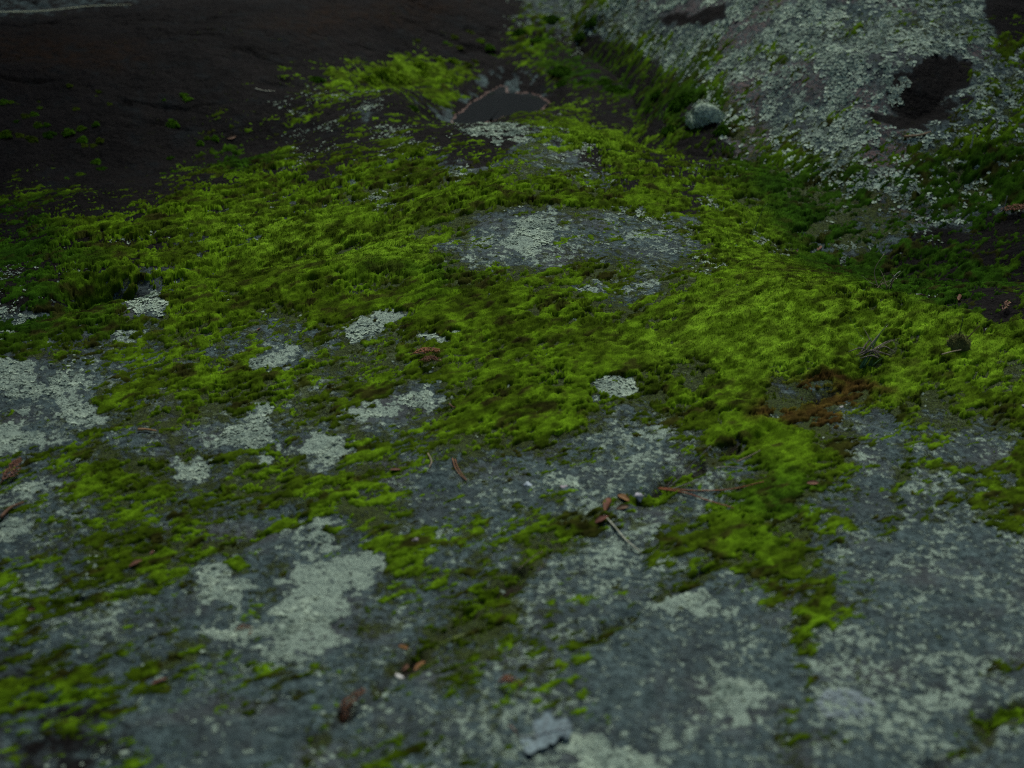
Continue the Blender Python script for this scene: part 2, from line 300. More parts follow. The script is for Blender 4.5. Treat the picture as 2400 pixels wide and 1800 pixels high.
TONE_PLAN = """
555555555555555555555555554444443222222222222222222222222222222222222
555555555555555555555555554444443222222222222222222222222222222222222
555555555555555555555555554444443222222222222222222222222222222222222
555555555555555555555555544444443222222222222222222222222222222222222
555555555555555555555555544444443222222222222222222222222222222222222
555555555555555555555555444444433222222222222222222222222222222222222
555555555555555555555544444444333322222222222222222222222222222222222
555555555555555555555444443333333332222222222222222222222222222222222
444444444444444444444433333333333332222222222222222222222222222222222
444444444444444444444433333333333333222222222222222222222222222222222
444444444444444444444443333333333333333222222222222222222222222222222
444444444444444444444433333333333333333222222222222222222222222222222
444444444444444444443333333333333333333333322222222222222222222222222
444444444444444444433333333333333333333333322222222222222222222222222
333333333333333333333333333333333333333333333333333333333333333333333
333333333333333333333333333333333333333433333333333333333333333333333
333333333333333333333333333333333333333443333333333333333333333333333
333333333333333333333333333333333333333554333333333333333333333333333
333333333333333333333333333333333333333444333333333333333333333333333
333333333333333333333333333333333333333333333333333333333333333333333
333333333333333333333333333333333333333333333333333333333333333333333
444444444444444444443333333333333333333333333333333333333333333333333
444444444444444444443333333333333333333333333344444445554544555444444
444444444444555555543333333333333333333333334455667777777777777777677
444444444555555555544433333333333333333333444556788888888888888888888
555555555555555555554433333333333333333444555556778887888888888888888
555555555555555555555444433333333333333445555566677777777777777777777
555555555566666655555544433333333333333455566666677777777777777777777
566666666666666655555444433333333333333455556666667777777777777777777
666666666666666665555444433333333333333445556666667777777777777777777
666666677777777766655544433333333333333445556666667777777777777777777
666677777777777776655544433333333333333444556666666777777777777777777
677777777888888876655554443333333333333444455666666777777777777777777
777778888888888877766554443333333333444444445666666677777777777777777
777888888888888887766655544443333333455554445555666666666677777777777
888888888888898888776665544443343333456654444444566666666666666666666
888888888899999988877665544444444334567664333344455566555556666666666
999988889999999999887766554444554344567764333333444455544555555555555
999999999999999999887766555555565345677765332222233344444444445555555
999999999999999999888776655555675345677775432222223333333333444444444
999999999999999999888776665556675345778876432222222222222323333334444
999999999999999999888877666556776455788886432222222222222222222233334
999999999999999999888877766567776556788887532222222222222222222222333
999999999999999999888877766667776566788887543222222222222222222222223
999999999999999999988877666667786566788888643222222222333332222222222
999999999999999999998877666677787666788888532222222222333333332222222
999999999999999999998877656677787666788887532222222222344444433322222
999999999999999999998776656777787666788876422222222222355555444333222
999999999999999999998776556777787666788875322222222222356666554443332
999999999999999999987766667777777666788875322222222222357776665544333
999999999999999999988776667777777666788875322222222222257777776554443
999999999999999999998877677777777777788865322222222222247777777665544
999999999999999999998877777777787777788764322222222222246777777776655
999999999999999999999887778877787788888764322222222222235777777777665
888889999999999999999988778888887788888764322222222222225777777777776
888888888888888889999998878888887788888754222222222222224677777777777
888888888888888888899999888888887888888753222222222222224677777777777
888888888888888888888999988888888888887653222222222222223577777777777
888888888888888888888889999899888888887642222222222222222577777777777
888888888888888888888888999999888888887632222222222222222467777777777
888888888888888888888888899999988888887532222222222222222467777777777
888888888888888888888888889999998888876422222222222222222357777777777
888888888888888888888888888999998888875322222222222222222246777777777
888888888888888888888888888889998877764322222222222222222246777777777
888888888888888888888888888888888777653322222222222222222235777777777
888888888888888888888888888888887666543322222222222222222235777777777
888888888888888888888888888888887655443322222222222222222224677777777
888888888888888888888888888888886554443322222222222222222224677777777
888888888888888888888888888888886554443322222222222222222223577777777
888888888888888888888888888888886554443322222222222222222222467777777
888888888888888888888888888888886554443322222222222222222222467777777
888888888888888888888888888888886554443322222222222222222222357777777
888888888888888888888888888888886554443322222222222222222222356777777
888888888888888888888888888888886554443332222222222222222222246777777
888888888888888888888888888888886554443332222222222222222222235777777
888888888888888888888888888888886554443332222222222222222222235677777
888888888888888888888888888888886554443332222222222222222222224677777
888888888888888888888888888888886554443332222222222222222222224577777
888888888888888888888888888888886554443332222222222222222222223567777
888888888888888888888888888888886554443332222222222222222222222467777
888888888888888888888888888888886554443332222222222222222222222457777
888888888888888888888888888888886554443332222222222222222222222356777
888888888888888888888888888888886554443332222222222222222222222246777
888888888888888888888888888888886554443332222222222222222222222245777
888888888888888888888888888888876655444333222222222222222222222235677
888888888888888888888888888888876655444333222222222222222222222234677
888888888888888888888888888888876655444333222222222222222222222224577
888888888888888888888888888888876655444333222222222222222222222223567
888888888888888888888888888888876655444333222222222222222222222222467
"""
POOL = [(-0.162, 3.61), (-0.137, 3.719), (-0.128, 3.797), (-0.086, 3.873), (-0.06, 3.947), (-0.03, 4.001), (-0.012, 3.938), (0.02, 3.916), (0.055, 3.938), (0.069, 3.912), (0.084, 3.877), (0.081, 3.76), (0.061, 3.735), (0.019, 3.711), (-0.022, 3.695), (-0.068, 3.64), (-0.083, 3.565), (-0.129, 3.484)]
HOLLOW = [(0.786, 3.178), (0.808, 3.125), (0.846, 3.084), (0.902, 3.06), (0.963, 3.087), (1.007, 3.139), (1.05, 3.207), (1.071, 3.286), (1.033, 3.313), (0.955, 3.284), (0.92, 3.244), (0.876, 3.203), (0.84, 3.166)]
CRACKS = [([(0.382, 1.872), (0.306, 1.798), (0.24, 1.747), (0.19, 1.701), (0.137, 1.674), (0.084, 1.625), (0.02, 1.541), (-0.027, 1.47), (-0.087, 1.39), (-0.118, 1.345), (-0.147, 1.297), (-0.189, 1.243), (-0.209, 1.2)], 0.013, 0.0095), ([(0.564, 2.097), (0.563, 2.054), (0.521, 1.991), (0.48, 1.969)], 0.016, 0.009), ([(0.409, 1.526), (0.393, 1.475), (0.369, 1.426), (0.356, 1.378)], 0.01, 0.006), ([(0.595, 1.273), (0.535, 1.23), (0.478, 1.19), (0.439, 1.158)], 0.01, 0.012), ([(0.273, 1.538), (0.233, 1.502), (0.17, 1.452), (0.109, 1.395), (0.074, 1.368)], 0.008, 0.005), ([(0.591, 1.853), (0.538, 1.691), (0.479, 1.546), (0.443, 1.465)], 0.008, 0.004), ([(-0.632, 1.434), (-0.527, 1.472), (-0.407, 1.542), (-0.294, 1.645)], 0.01, 0.006), ([(-0.568, 1.238), (-0.467, 1.284), (-0.377, 1.363)], 0.01, 0.006)]
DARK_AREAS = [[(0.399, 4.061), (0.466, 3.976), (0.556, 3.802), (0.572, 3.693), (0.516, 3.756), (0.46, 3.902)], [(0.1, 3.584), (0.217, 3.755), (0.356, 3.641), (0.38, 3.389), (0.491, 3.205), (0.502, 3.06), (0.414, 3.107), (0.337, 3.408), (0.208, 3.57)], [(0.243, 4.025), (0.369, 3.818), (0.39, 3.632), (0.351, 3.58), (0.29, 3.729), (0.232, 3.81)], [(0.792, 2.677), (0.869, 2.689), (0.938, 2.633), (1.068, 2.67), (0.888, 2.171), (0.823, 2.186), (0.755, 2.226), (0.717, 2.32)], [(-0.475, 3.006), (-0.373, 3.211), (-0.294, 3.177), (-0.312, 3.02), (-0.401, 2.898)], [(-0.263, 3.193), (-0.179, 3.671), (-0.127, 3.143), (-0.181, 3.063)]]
BROWN_MOSS = [[(0.561, 2.04), (0.554, 2.009), (0.533, 2.016), (0.501, 2.001), (0.468, 1.987), (0.441, 1.99), (0.422, 1.999), (0.419, 2.013), (0.42, 2.026), (0.445, 2.045), (0.478, 2.05), (0.511, 2.055), (0.543, 2.054), (0.566, 2.055)], [(0.567, 1.965), (0.57, 1.946), (0.537, 1.936), (0.495, 1.919), (0.452, 1.912), (0.416, 1.907), (0.384, 1.904), (0.373, 1.917), (0.381, 1.933), (0.421, 1.959), (0.461, 1.978), (0.508, 2.001), (0.539, 1.986), (0.574, 1.982)], [(0.606, 1.999), (0.589, 1.982), (0.572, 1.977), (0.551, 1.969), (0.526, 1.969), (0.508, 1.991), (0.496, 1.995), (0.493, 2.0), (0.496, 2.006), (0.516, 2.017), (0.54, 2.032), (0.561, 2.019), (0.581, 2.013), (0.6, 2.009)]]
DEEP_MOSS_AND_SHADE = [[(0.355, 3.786), (0.504, 3.525), (0.583, 3.273), (0.582, 3.099), (0.718, 3.066), (0.899, 3.02), (1.174, 3.057), (0.904, 2.224), (0.781, 2.205), (0.638, 2.268), (0.542, 2.609), (0.508, 2.891), (0.431, 3.249), (0.345, 3.513)], [(-0.086, 2.355), (-0.096, 2.342), (-0.124, 2.328), (-0.163, 2.324), (-0.207, 2.336), (-0.248, 2.344), (-0.275, 2.353), (-0.275, 2.365), (-0.279, 2.385), (-0.242, 2.387), (-0.209, 2.398), (-0.17, 2.393), (-0.126, 2.387), (-0.105, 2.371)], [(0.425, 1.698), (0.411, 1.666), (0.394, 1.645), (0.372, 1.63), (0.351, 1.637), (0.336, 1.652), (0.32, 1.665), (0.317, 1.695), (0.331, 1.72), (0.347, 1.748), (0.371, 1.756), (0.395, 1.766), (0.411, 1.748), (0.42, 1.724)], [(0.075, 4.266), (0.252, 4.227), (0.369, 3.818), (0.336, 3.692), (0.121, 3.904)], [(-0.803, 2.359), (-0.682, 2.267), (-0.668, 2.173), (-0.733, 2.161)], [(-0.561, 3.215), (-0.536, 3.067), (-0.557, 2.996), (-0.588, 2.961), (-0.631, 2.953), (-0.701, 3.106), (-0.74, 3.176), (-0.752, 3.218), (-0.754, 3.259), (-0.725, 3.287), (-0.699, 3.321), (-0.655, 3.326), (-0.618, 3.322), (-0.585, 3.281)], [(-1.238, 2.953), (-0.968, 2.836), (-0.799, 2.496), (-0.758, 2.136), (-0.922, 2.08)]]  # deep green moss; last outline is painted shade along the left edge
BRIGHT_MOSS_AND_LIGHT = [[(-0.176, 4.0), (-0.195, 3.953), (-0.233, 3.915), (-0.283, 3.871), (-0.34, 3.803), (-0.39, 3.747), (-0.436, 3.729), (-0.447, 3.768), (-0.434, 3.808), (-0.403, 3.866), (-0.347, 3.928), (-0.287, 3.977), (-0.223, 4.027), (-0.194, 4.018)], [(0.334, 3.401), (0.292, 3.153), (0.262, 3.029), (0.208, 2.985), (0.162, 2.973), (0.124, 2.978), (0.091, 3.0), (0.077, 3.039), (0.094, 3.091), (0.126, 3.173), (0.189, 3.507), (0.246, 3.548), (0.292, 3.546), (0.331, 3.442)], [(0.257, 2.316), (0.481, 2.296), (0.701, 2.199), (0.881, 2.172), (0.849, 2.058), (0.595, 2.064), (0.389, 1.94), (0.293, 2.043)], [(0.661, 1.986), (0.649, 1.967), (0.637, 1.951), (0.614, 1.939), (0.596, 1.942), (0.583, 1.954), (0.575, 1.967), (0.574, 1.982), (0.575, 2.0), (0.595, 2.013), (0.614, 2.027), (0.635, 2.025), (0.647, 2.011), (0.663, 2.003)], [(-0.11, 2.499), (-0.116, 2.445), (-0.182, 2.402), (-0.278, 2.375), (-0.402, 2.389), (-0.528, 2.501), (-0.617, 2.525), (-0.628, 2.582), (-0.626, 2.637), (-0.571, 2.705), (-0.434, 2.694), (-0.313, 2.665), (-0.195, 2.622), (-0.12, 2.552)], [(0.438, 2.114), (0.42, 2.081), (0.397, 2.053), (0.348, 2.038), (0.296, 2.041), (0.248, 2.056), (0.224, 2.087), (0.219, 2.129), (0.242, 2.161), (0.269, 2.189), (0.313, 2.211), (0.365, 2.187), (0.407, 2.167), (0.431, 2.142)], [(0.565, 2.718), (0.536, 2.629), (0.494, 2.504), (0.449, 2.404), (0.418, 2.403), (0.397, 2.448), (0.394, 2.523), (0.383, 2.586), (0.407, 2.67), (0.438, 2.745), (0.476, 2.799), (0.512, 2.799), (0.55, 2.805), (0.557, 2.76)]]  # lime moss; centre-right colour also carries a painted pool of light
PALE_ROCK = [[(-0.093, 2.526), (-0.005, 2.653), (0.179, 2.69), (0.365, 2.688), (0.373, 2.527), (0.233, 2.433), (0.079, 2.394), (-0.047, 2.39)], [(0.101, 1.895), (0.353, 1.937), (0.306, 1.791), (0.158, 1.708), (-0.036, 1.69), (-0.168, 1.726), (-0.137, 1.768), (0.016, 1.782)], [(0.572, 1.955), (0.812, 1.938), (0.549, 1.135), (0.069, 1.13), (0.128, 1.277), (0.296, 1.532), (0.443, 1.573), (0.503, 1.797)], [(0.091, 1.638), (0.294, 1.697), (0.276, 1.564), (0.081, 1.411), (-0.003, 1.427)], [(0.314, 1.787), (0.308, 1.772), (0.291, 1.749), (0.262, 1.741), (0.233, 1.754), (0.207, 1.749), (0.194, 1.763), (0.187, 1.778), (0.193, 1.799), (0.212, 1.815), (0.241, 1.824), (0.269, 1.822), (0.301, 1.826), (0.32, 1.826)]]
PINK_AREAS = [[(0.876, 3.169), (0.859, 3.159), (0.845, 3.156), (0.825, 3.157), (0.803, 3.166), (0.785, 3.184), (0.766, 3.204), (0.77, 3.213), (0.777, 3.219), (0.787, 3.227), (0.812, 3.216), (0.832, 3.205), (0.85, 3.19), (0.867, 3.178)], [(0.717, 3.308), (0.712, 3.3), (0.7, 3.297), (0.682, 3.308), (0.661, 3.32), (0.647, 3.34), (0.633, 3.361), (0.637, 3.375), (0.638, 3.391), (0.653, 3.388), (0.67, 3.376), (0.69, 3.366), (0.705, 3.346), (0.713, 3.325)], [(0.567, 3.783), (0.555, 3.79), (0.537, 3.817), (0.509, 3.87), (0.482, 3.938), (0.458, 3.984), (0.44, 4.022), (0.427, 4.059), (0.443, 4.039), (0.455, 4.027), (0.486, 3.969), (0.514, 3.927), (0.537, 3.863), (0.561, 3.802)], [(0.916, 2.98), (0.912, 2.97), (0.887, 2.964), (0.854, 2.965), (0.825, 2.976), (0.794, 2.986), (0.784, 2.998), (0.766, 3.012), (0.787, 3.019), (0.802, 3.026), (0.834, 3.024), (0.866, 3.013), (0.893, 2.997), (0.911, 2.986)], [(0.663, 2.903), (0.655, 2.877), (0.643, 2.862), (0.629, 2.856), (0.615, 2.851), (0.606, 2.859), (0.596, 2.866), (0.598, 2.89), (0.606, 2.91), (0.616, 2.928), (0.63, 2.939), (0.642, 2.936), (0.652, 2.93), (0.664, 2.925)], [(0.606, 3.362), (0.601, 3.354), (0.594, 3.348), (0.579, 3.355), (0.565, 3.372), (0.552, 3.385), (0.54, 3.405), (0.542, 3.419), (0.544, 3.436), (0.558, 3.425), (0.571, 3.43), (0.586, 3.409), (0.6, 3.391), (0.606, 3.374)]]
RUST_AREAS = [[(-0.688, 3.892), (-0.539, 4.119), (-0.286, 4.325), (-0.095, 4.482), (-0.281, 4.235), (-0.524, 3.983)], [(-1.456, 3.853), (-1.181, 3.808), (-0.964, 3.664), (-0.994, 3.532), (-1.346, 3.522)]]
LICHEN_PATCHES = [  # label, outline in plan
    ('compact round lichen patch, pale and alone in moss on the left slope', [(-0.24, 1.822), (-0.24, 1.809), (-0.252, 1.799), (-0.263, 1.791), (-0.277, 1.794), (-0.29, 1.801), (-0.301, 1.81), (-0.308, 1.823), (-0.308, 1.838), (-0.3, 1.85), (-0.283, 1.849), (-0.269, 1.855), (-0.253, 1.842), (-0.243, 1.834)]),
    ('crisp pale lichen patch under the two brown cedar sprigs', [(-0.184, 1.943), (-0.171, 1.971), (-0.146, 1.983), (-0.113, 1.981), (-0.106, 1.951), (-0.121, 1.923), (-0.142, 1.916), (-0.167, 1.921)]),
    ('thin ragged lichen strip just left of the crisp pale patch', [(-0.164, 1.929), (-0.17, 1.923), (-0.177, 1.915), (-0.189, 1.906), (-0.205, 1.905), (-0.22, 1.903), (-0.232, 1.906), (-0.231, 1.915), (-0.23, 1.922), (-0.223, 1.93), (-0.209, 1.935), (-0.194, 1.936), (-0.178, 1.938), (-0.168, 1.935)]),
    ('wide two-lobed lichen patch left of the round one', [(-0.46, 1.849), (-0.444, 1.878), (-0.407, 1.905), (-0.4, 1.932), (-0.374, 1.926), (-0.359, 1.879), (-0.347, 1.836), (-0.372, 1.819), (-0.414, 1.824)]),
    ('small faint lichen patch below the wide two-lobed one', [(-0.44, 1.775), (-0.441, 1.763), (-0.445, 1.749), (-0.453, 1.744), (-0.464, 1.747), (-0.475, 1.754), (-0.481, 1.764), (-0.485, 1.773), (-0.484, 1.785), (-0.483, 1.797), (-0.474, 1.8), (-0.464, 1.798), (-0.454, 1.792), (-0.447, 1.785)]),
    ('broad lichen sheet cut by the left frame edge, the lower of two', [(-0.805, 1.911), (-0.76, 1.928), (-0.726, 1.898), (-0.685, 1.883), (-0.686, 1.843), (-0.738, 1.831), (-0.779, 1.832)]),
    ('broad lichen sheet cut by the left frame edge, the upper of two', [(-0.852, 2.071), (-0.784, 2.064), (-0.732, 2.037), (-0.676, 2.021), (-0.703, 1.98), (-0.763, 1.99), (-0.831, 2.0)]),
    ('rounded lichen patch right of the upper left-edge sheet', [(-0.646, 1.953), (-0.641, 1.934), (-0.641, 1.914), (-0.654, 1.907), (-0.667, 1.902), (-0.683, 1.91), (-0.695, 1.918), (-0.706, 1.936), (-0.708, 1.954), (-0.703, 1.969), (-0.692, 1.98), (-0.676, 1.975), (-0.66, 1.975), (-0.651, 1.965)]),
    ('small lichen disc right of the brown cedar frond at the left edge', [(-0.665, 1.75), (-0.663, 1.737), (-0.662, 1.727), (-0.668, 1.72), (-0.673, 1.712), (-0.682, 1.714), (-0.69, 1.713), (-0.694, 1.723), (-0.698, 1.735), (-0.699, 1.745), (-0.694, 1.753), (-0.69, 1.764), (-0.682, 1.762), (-0.674, 1.759)]),
    ('oval lichen patch above the great pale blotch', [(-0.24, 1.606), (-0.244, 1.596), (-0.25, 1.59), (-0.264, 1.589), (-0.275, 1.585), (-0.288, 1.589), (-0.299, 1.589), (-0.301, 1.601), (-0.297, 1.609), (-0.294, 1.621), (-0.281, 1.625), (-0.267, 1.618), (-0.255, 1.616), (-0.246, 1.612)]),
    ('great branching pale lichen blotch in the lower left foreground', [(-0.293, 1.545), (-0.255, 1.578), (-0.185, 1.556), (-0.161, 1.519), (-0.195, 1.468), (-0.208, 1.422), (-0.205, 1.374), (-0.242, 1.337), (-0.283, 1.359), (-0.334, 1.369), (-0.37, 1.394), (-0.36, 1.417), (-0.289, 1.399), (-0.281, 1.458), (-0.293, 1.501)]),
    ('blurred broken lichen patch left of the great pale blotch', [(-0.33, 1.478), (-0.331, 1.459), (-0.343, 1.449), (-0.358, 1.449), (-0.374, 1.449), (-0.39, 1.46), (-0.399, 1.484), (-0.41, 1.504), (-0.406, 1.524), (-0.392, 1.53), (-0.379, 1.537), (-0.362, 1.531), (-0.346, 1.512), (-0.335, 1.496)]),
    ('grey lichen tuft in green moss above the dark hole', [(-0.609, 2.286), (-0.606, 2.267), (-0.604, 2.25), (-0.611, 2.238), (-0.619, 2.23), (-0.629, 2.224), (-0.639, 2.233), (-0.647, 2.242), (-0.654, 2.269), (-0.686, 2.393), (-0.677, 2.398), (-0.665, 2.401), (-0.653, 2.402), (-0.62, 2.309)]),
    ('dull lichen tuft in moss left of the dark hole', [(-0.834, 2.324), (-0.835, 2.314), (-0.836, 2.305), (-0.842, 2.297), (-0.847, 2.288), (-0.856, 2.289), (-0.864, 2.292), (-0.871, 2.298), (-0.872, 2.308), (-0.869, 2.314), (-0.863, 2.32), (-0.855, 2.324), (-0.847, 2.325), (-0.841, 2.326)]),
    ('narrow white lichen flake bed in moss left of centre', [(-0.107, 2.147), (-0.111, 2.141), (-0.117, 2.136), (-0.13, 2.138), (-0.141, 2.135), (-0.15, 2.14), (-0.157, 2.146), (-0.159, 2.151), (-0.158, 2.158), (-0.152, 2.163), (-0.143, 2.167), (-0.131, 2.167), (-0.12, 2.163), (-0.111, 2.156)]),
    ('white speckled lichen patch at the brow of the grey slab', [(-0.2, 2.188), (-0.2, 2.175), (-0.212, 2.168), (-0.226, 2.166), (-0.243, 2.162), (-0.258, 2.177), (-0.271, 2.183), (-0.273, 2.194), (-0.274, 2.208), (-0.265, 2.216), (-0.248, 2.22), (-0.229, 2.22), (-0.211, 2.216), (-0.197, 2.199)]),
    ('faint lichen patch among moss under the slab brow', [(-0.352, 2.095), (-0.354, 2.083), (-0.36, 2.074), (-0.374, 2.07), (-0.387, 2.066), (-0.402, 2.074), (-0.411, 2.088), (-0.418, 2.104), (-0.417, 2.115), (-0.41, 2.125), (-0.397, 2.131), (-0.381, 2.129), (-0.369, 2.119), (-0.355, 2.109)]),
    ('pale lichen patch in moss above the long crack', [(0.193, 1.985), (0.187, 1.976), (0.179, 1.965), (0.164, 1.959), (0.15, 1.954), (0.139, 1.963), (0.128, 1.97), (0.129, 1.98), (0.133, 1.992), (0.14, 2.003), (0.152, 2.009), (0.167, 2.005), (0.183, 2.007), (0.188, 1.997)]),
    ('tiny lichen patch beside the pink pebble', [(0.09, 1.742), (0.09, 1.734), (0.085, 1.728), (0.077, 1.725), (0.069, 1.725), (0.062, 1.726), (0.057, 1.733), (0.057, 1.74), (0.057, 1.75), (0.064, 1.757), (0.071, 1.761), (0.079, 1.762), (0.085, 1.755), (0.09, 1.75)]),
    ('thin white lichen streak at the left fold', [(-0.626, 2.176), (-0.627, 2.171), (-0.632, 2.166), (-0.638, 2.158), (-0.648, 2.156), (-0.657, 2.154), (-0.664, 2.155), (-0.667, 2.16), (-0.669, 2.164), (-0.664, 2.17), (-0.656, 2.178), (-0.646, 2.179), (-0.636, 2.182), (-0.627, 2.182)]),
    ('sliver of lichen at the left edge above the fold', [(-0.878, 2.331), (-0.878, 2.327), (-0.881, 2.322), (-0.887, 2.318), (-0.894, 2.312), (-0.9, 2.308), (-0.907, 2.304), (-0.91, 2.307), (-0.908, 2.314), (-0.907, 2.319), (-0.902, 2.326), (-0.895, 2.329), (-0.887, 2.332), (-0.881, 2.333)]),
    ('white lichen cluster on the grey patch in the middle of the hump', [(-0.01, 2.519), (0.013, 2.594), (0.067, 2.635), (0.093, 2.585), (0.082, 2.502), (0.046, 2.419), (0.003, 2.439)]),
    ('lichen patch at the lower edge of the moss hump, right of centre', [(0.266, 2.338), (0.263, 2.326), (0.251, 2.321), (0.24, 2.315), (0.226, 2.316), (0.211, 2.311), (0.206, 2.322), (0.203, 2.336), (0.208, 2.347), (0.216, 2.357), (0.229, 2.361), (0.242, 2.358), (0.253, 2.354), (0.265, 2.349)]),
    ('small bright lichen flake left of the brown bare spot', [(0.159, 2.292), (0.155, 2.287), (0.153, 2.282), (0.146, 2.28), (0.139, 2.28), (0.131, 2.279), (0.127, 2.284), (0.127, 2.291), (0.128, 2.297), (0.133, 2.299), (0.14, 2.3), (0.147, 2.301), (0.152, 2.298), (0.156, 2.295)]),
    ('small lichen knot left under the grey middle patch', [(-0.069, 2.399), (-0.069, 2.392), (-0.075, 2.387), (-0.08, 2.384), (-0.087, 2.384), (-0.093, 2.387), (-0.097, 2.393), (-0.098, 2.4), (-0.098, 2.409), (-0.093, 2.416), (-0.088, 2.42), (-0.081, 2.418), (-0.075, 2.413), (-0.072, 2.404)]),
    ('large blurred lichen rosette at the bottom edge beside the oak leaf', [(0.059, 1.187), (0.093, 1.207), (0.133, 1.198), (0.146, 1.174), (0.138, 1.138), (0.06, 1.136)]),
    ('flat bluish lichen disc in the lower right foreground', [(0.407, 1.253), (0.399, 1.241), (0.391, 1.225), (0.376, 1.219), (0.362, 1.218), (0.351, 1.224), (0.343, 1.235), (0.344, 1.25), (0.349, 1.263), (0.361, 1.273), (0.375, 1.276), (0.39, 1.281), (0.402, 1.277), (0.409, 1.266)]),
    ('pale lichen cap on the crest in front of the pool', [(-0.096, 3.133), (-0.068, 3.637), (0.004, 3.317), (0.046, 3.108), (0.004, 3.03), (-0.057, 3.057)]),
    ('leafy lichen rosette spilling into the dark hollow of the boulder', [(0.816, 3.233), (0.849, 3.251), (0.896, 3.224), (0.906, 3.185), (0.868, 3.148), (0.825, 3.165)]),
    ('pale lichen patch right of the litter crack', [(0.256, 1.448), (0.253, 1.439), (0.242, 1.432), (0.223, 1.427), (0.204, 1.435), (0.186, 1.435), (0.176, 1.441), (0.17, 1.454), (0.174, 1.466), (0.189, 1.47), (0.209, 1.47), (0.228, 1.47), (0.246, 1.467), (0.256, 1.456)]),
    ('pale oval lichen blotch near the bottom, right of the oak leaf', [(0.289, 1.263), (0.278, 1.258), (0.27, 1.251), (0.255, 1.249), (0.243, 1.259), (0.228, 1.265), (0.226, 1.275), (0.221, 1.29), (0.227, 1.3), (0.24, 1.305), (0.254, 1.301), (0.269, 1.299), (0.28, 1.288), (0.283, 1.274)]),
    ('pale lichen slab cut by the left edge in the lower foreground', [(-0.667, 1.641), (-0.665, 1.632), (-0.665, 1.624), (-0.672, 1.618), (-0.677, 1.612), (-0.684, 1.607), (-0.691, 1.609), (-0.697, 1.611), (-0.7, 1.62), (-0.7, 1.635), (-0.695, 1.642), (-0.687, 1.647), (-0.68, 1.652), (-0.673, 1.649)]),
]
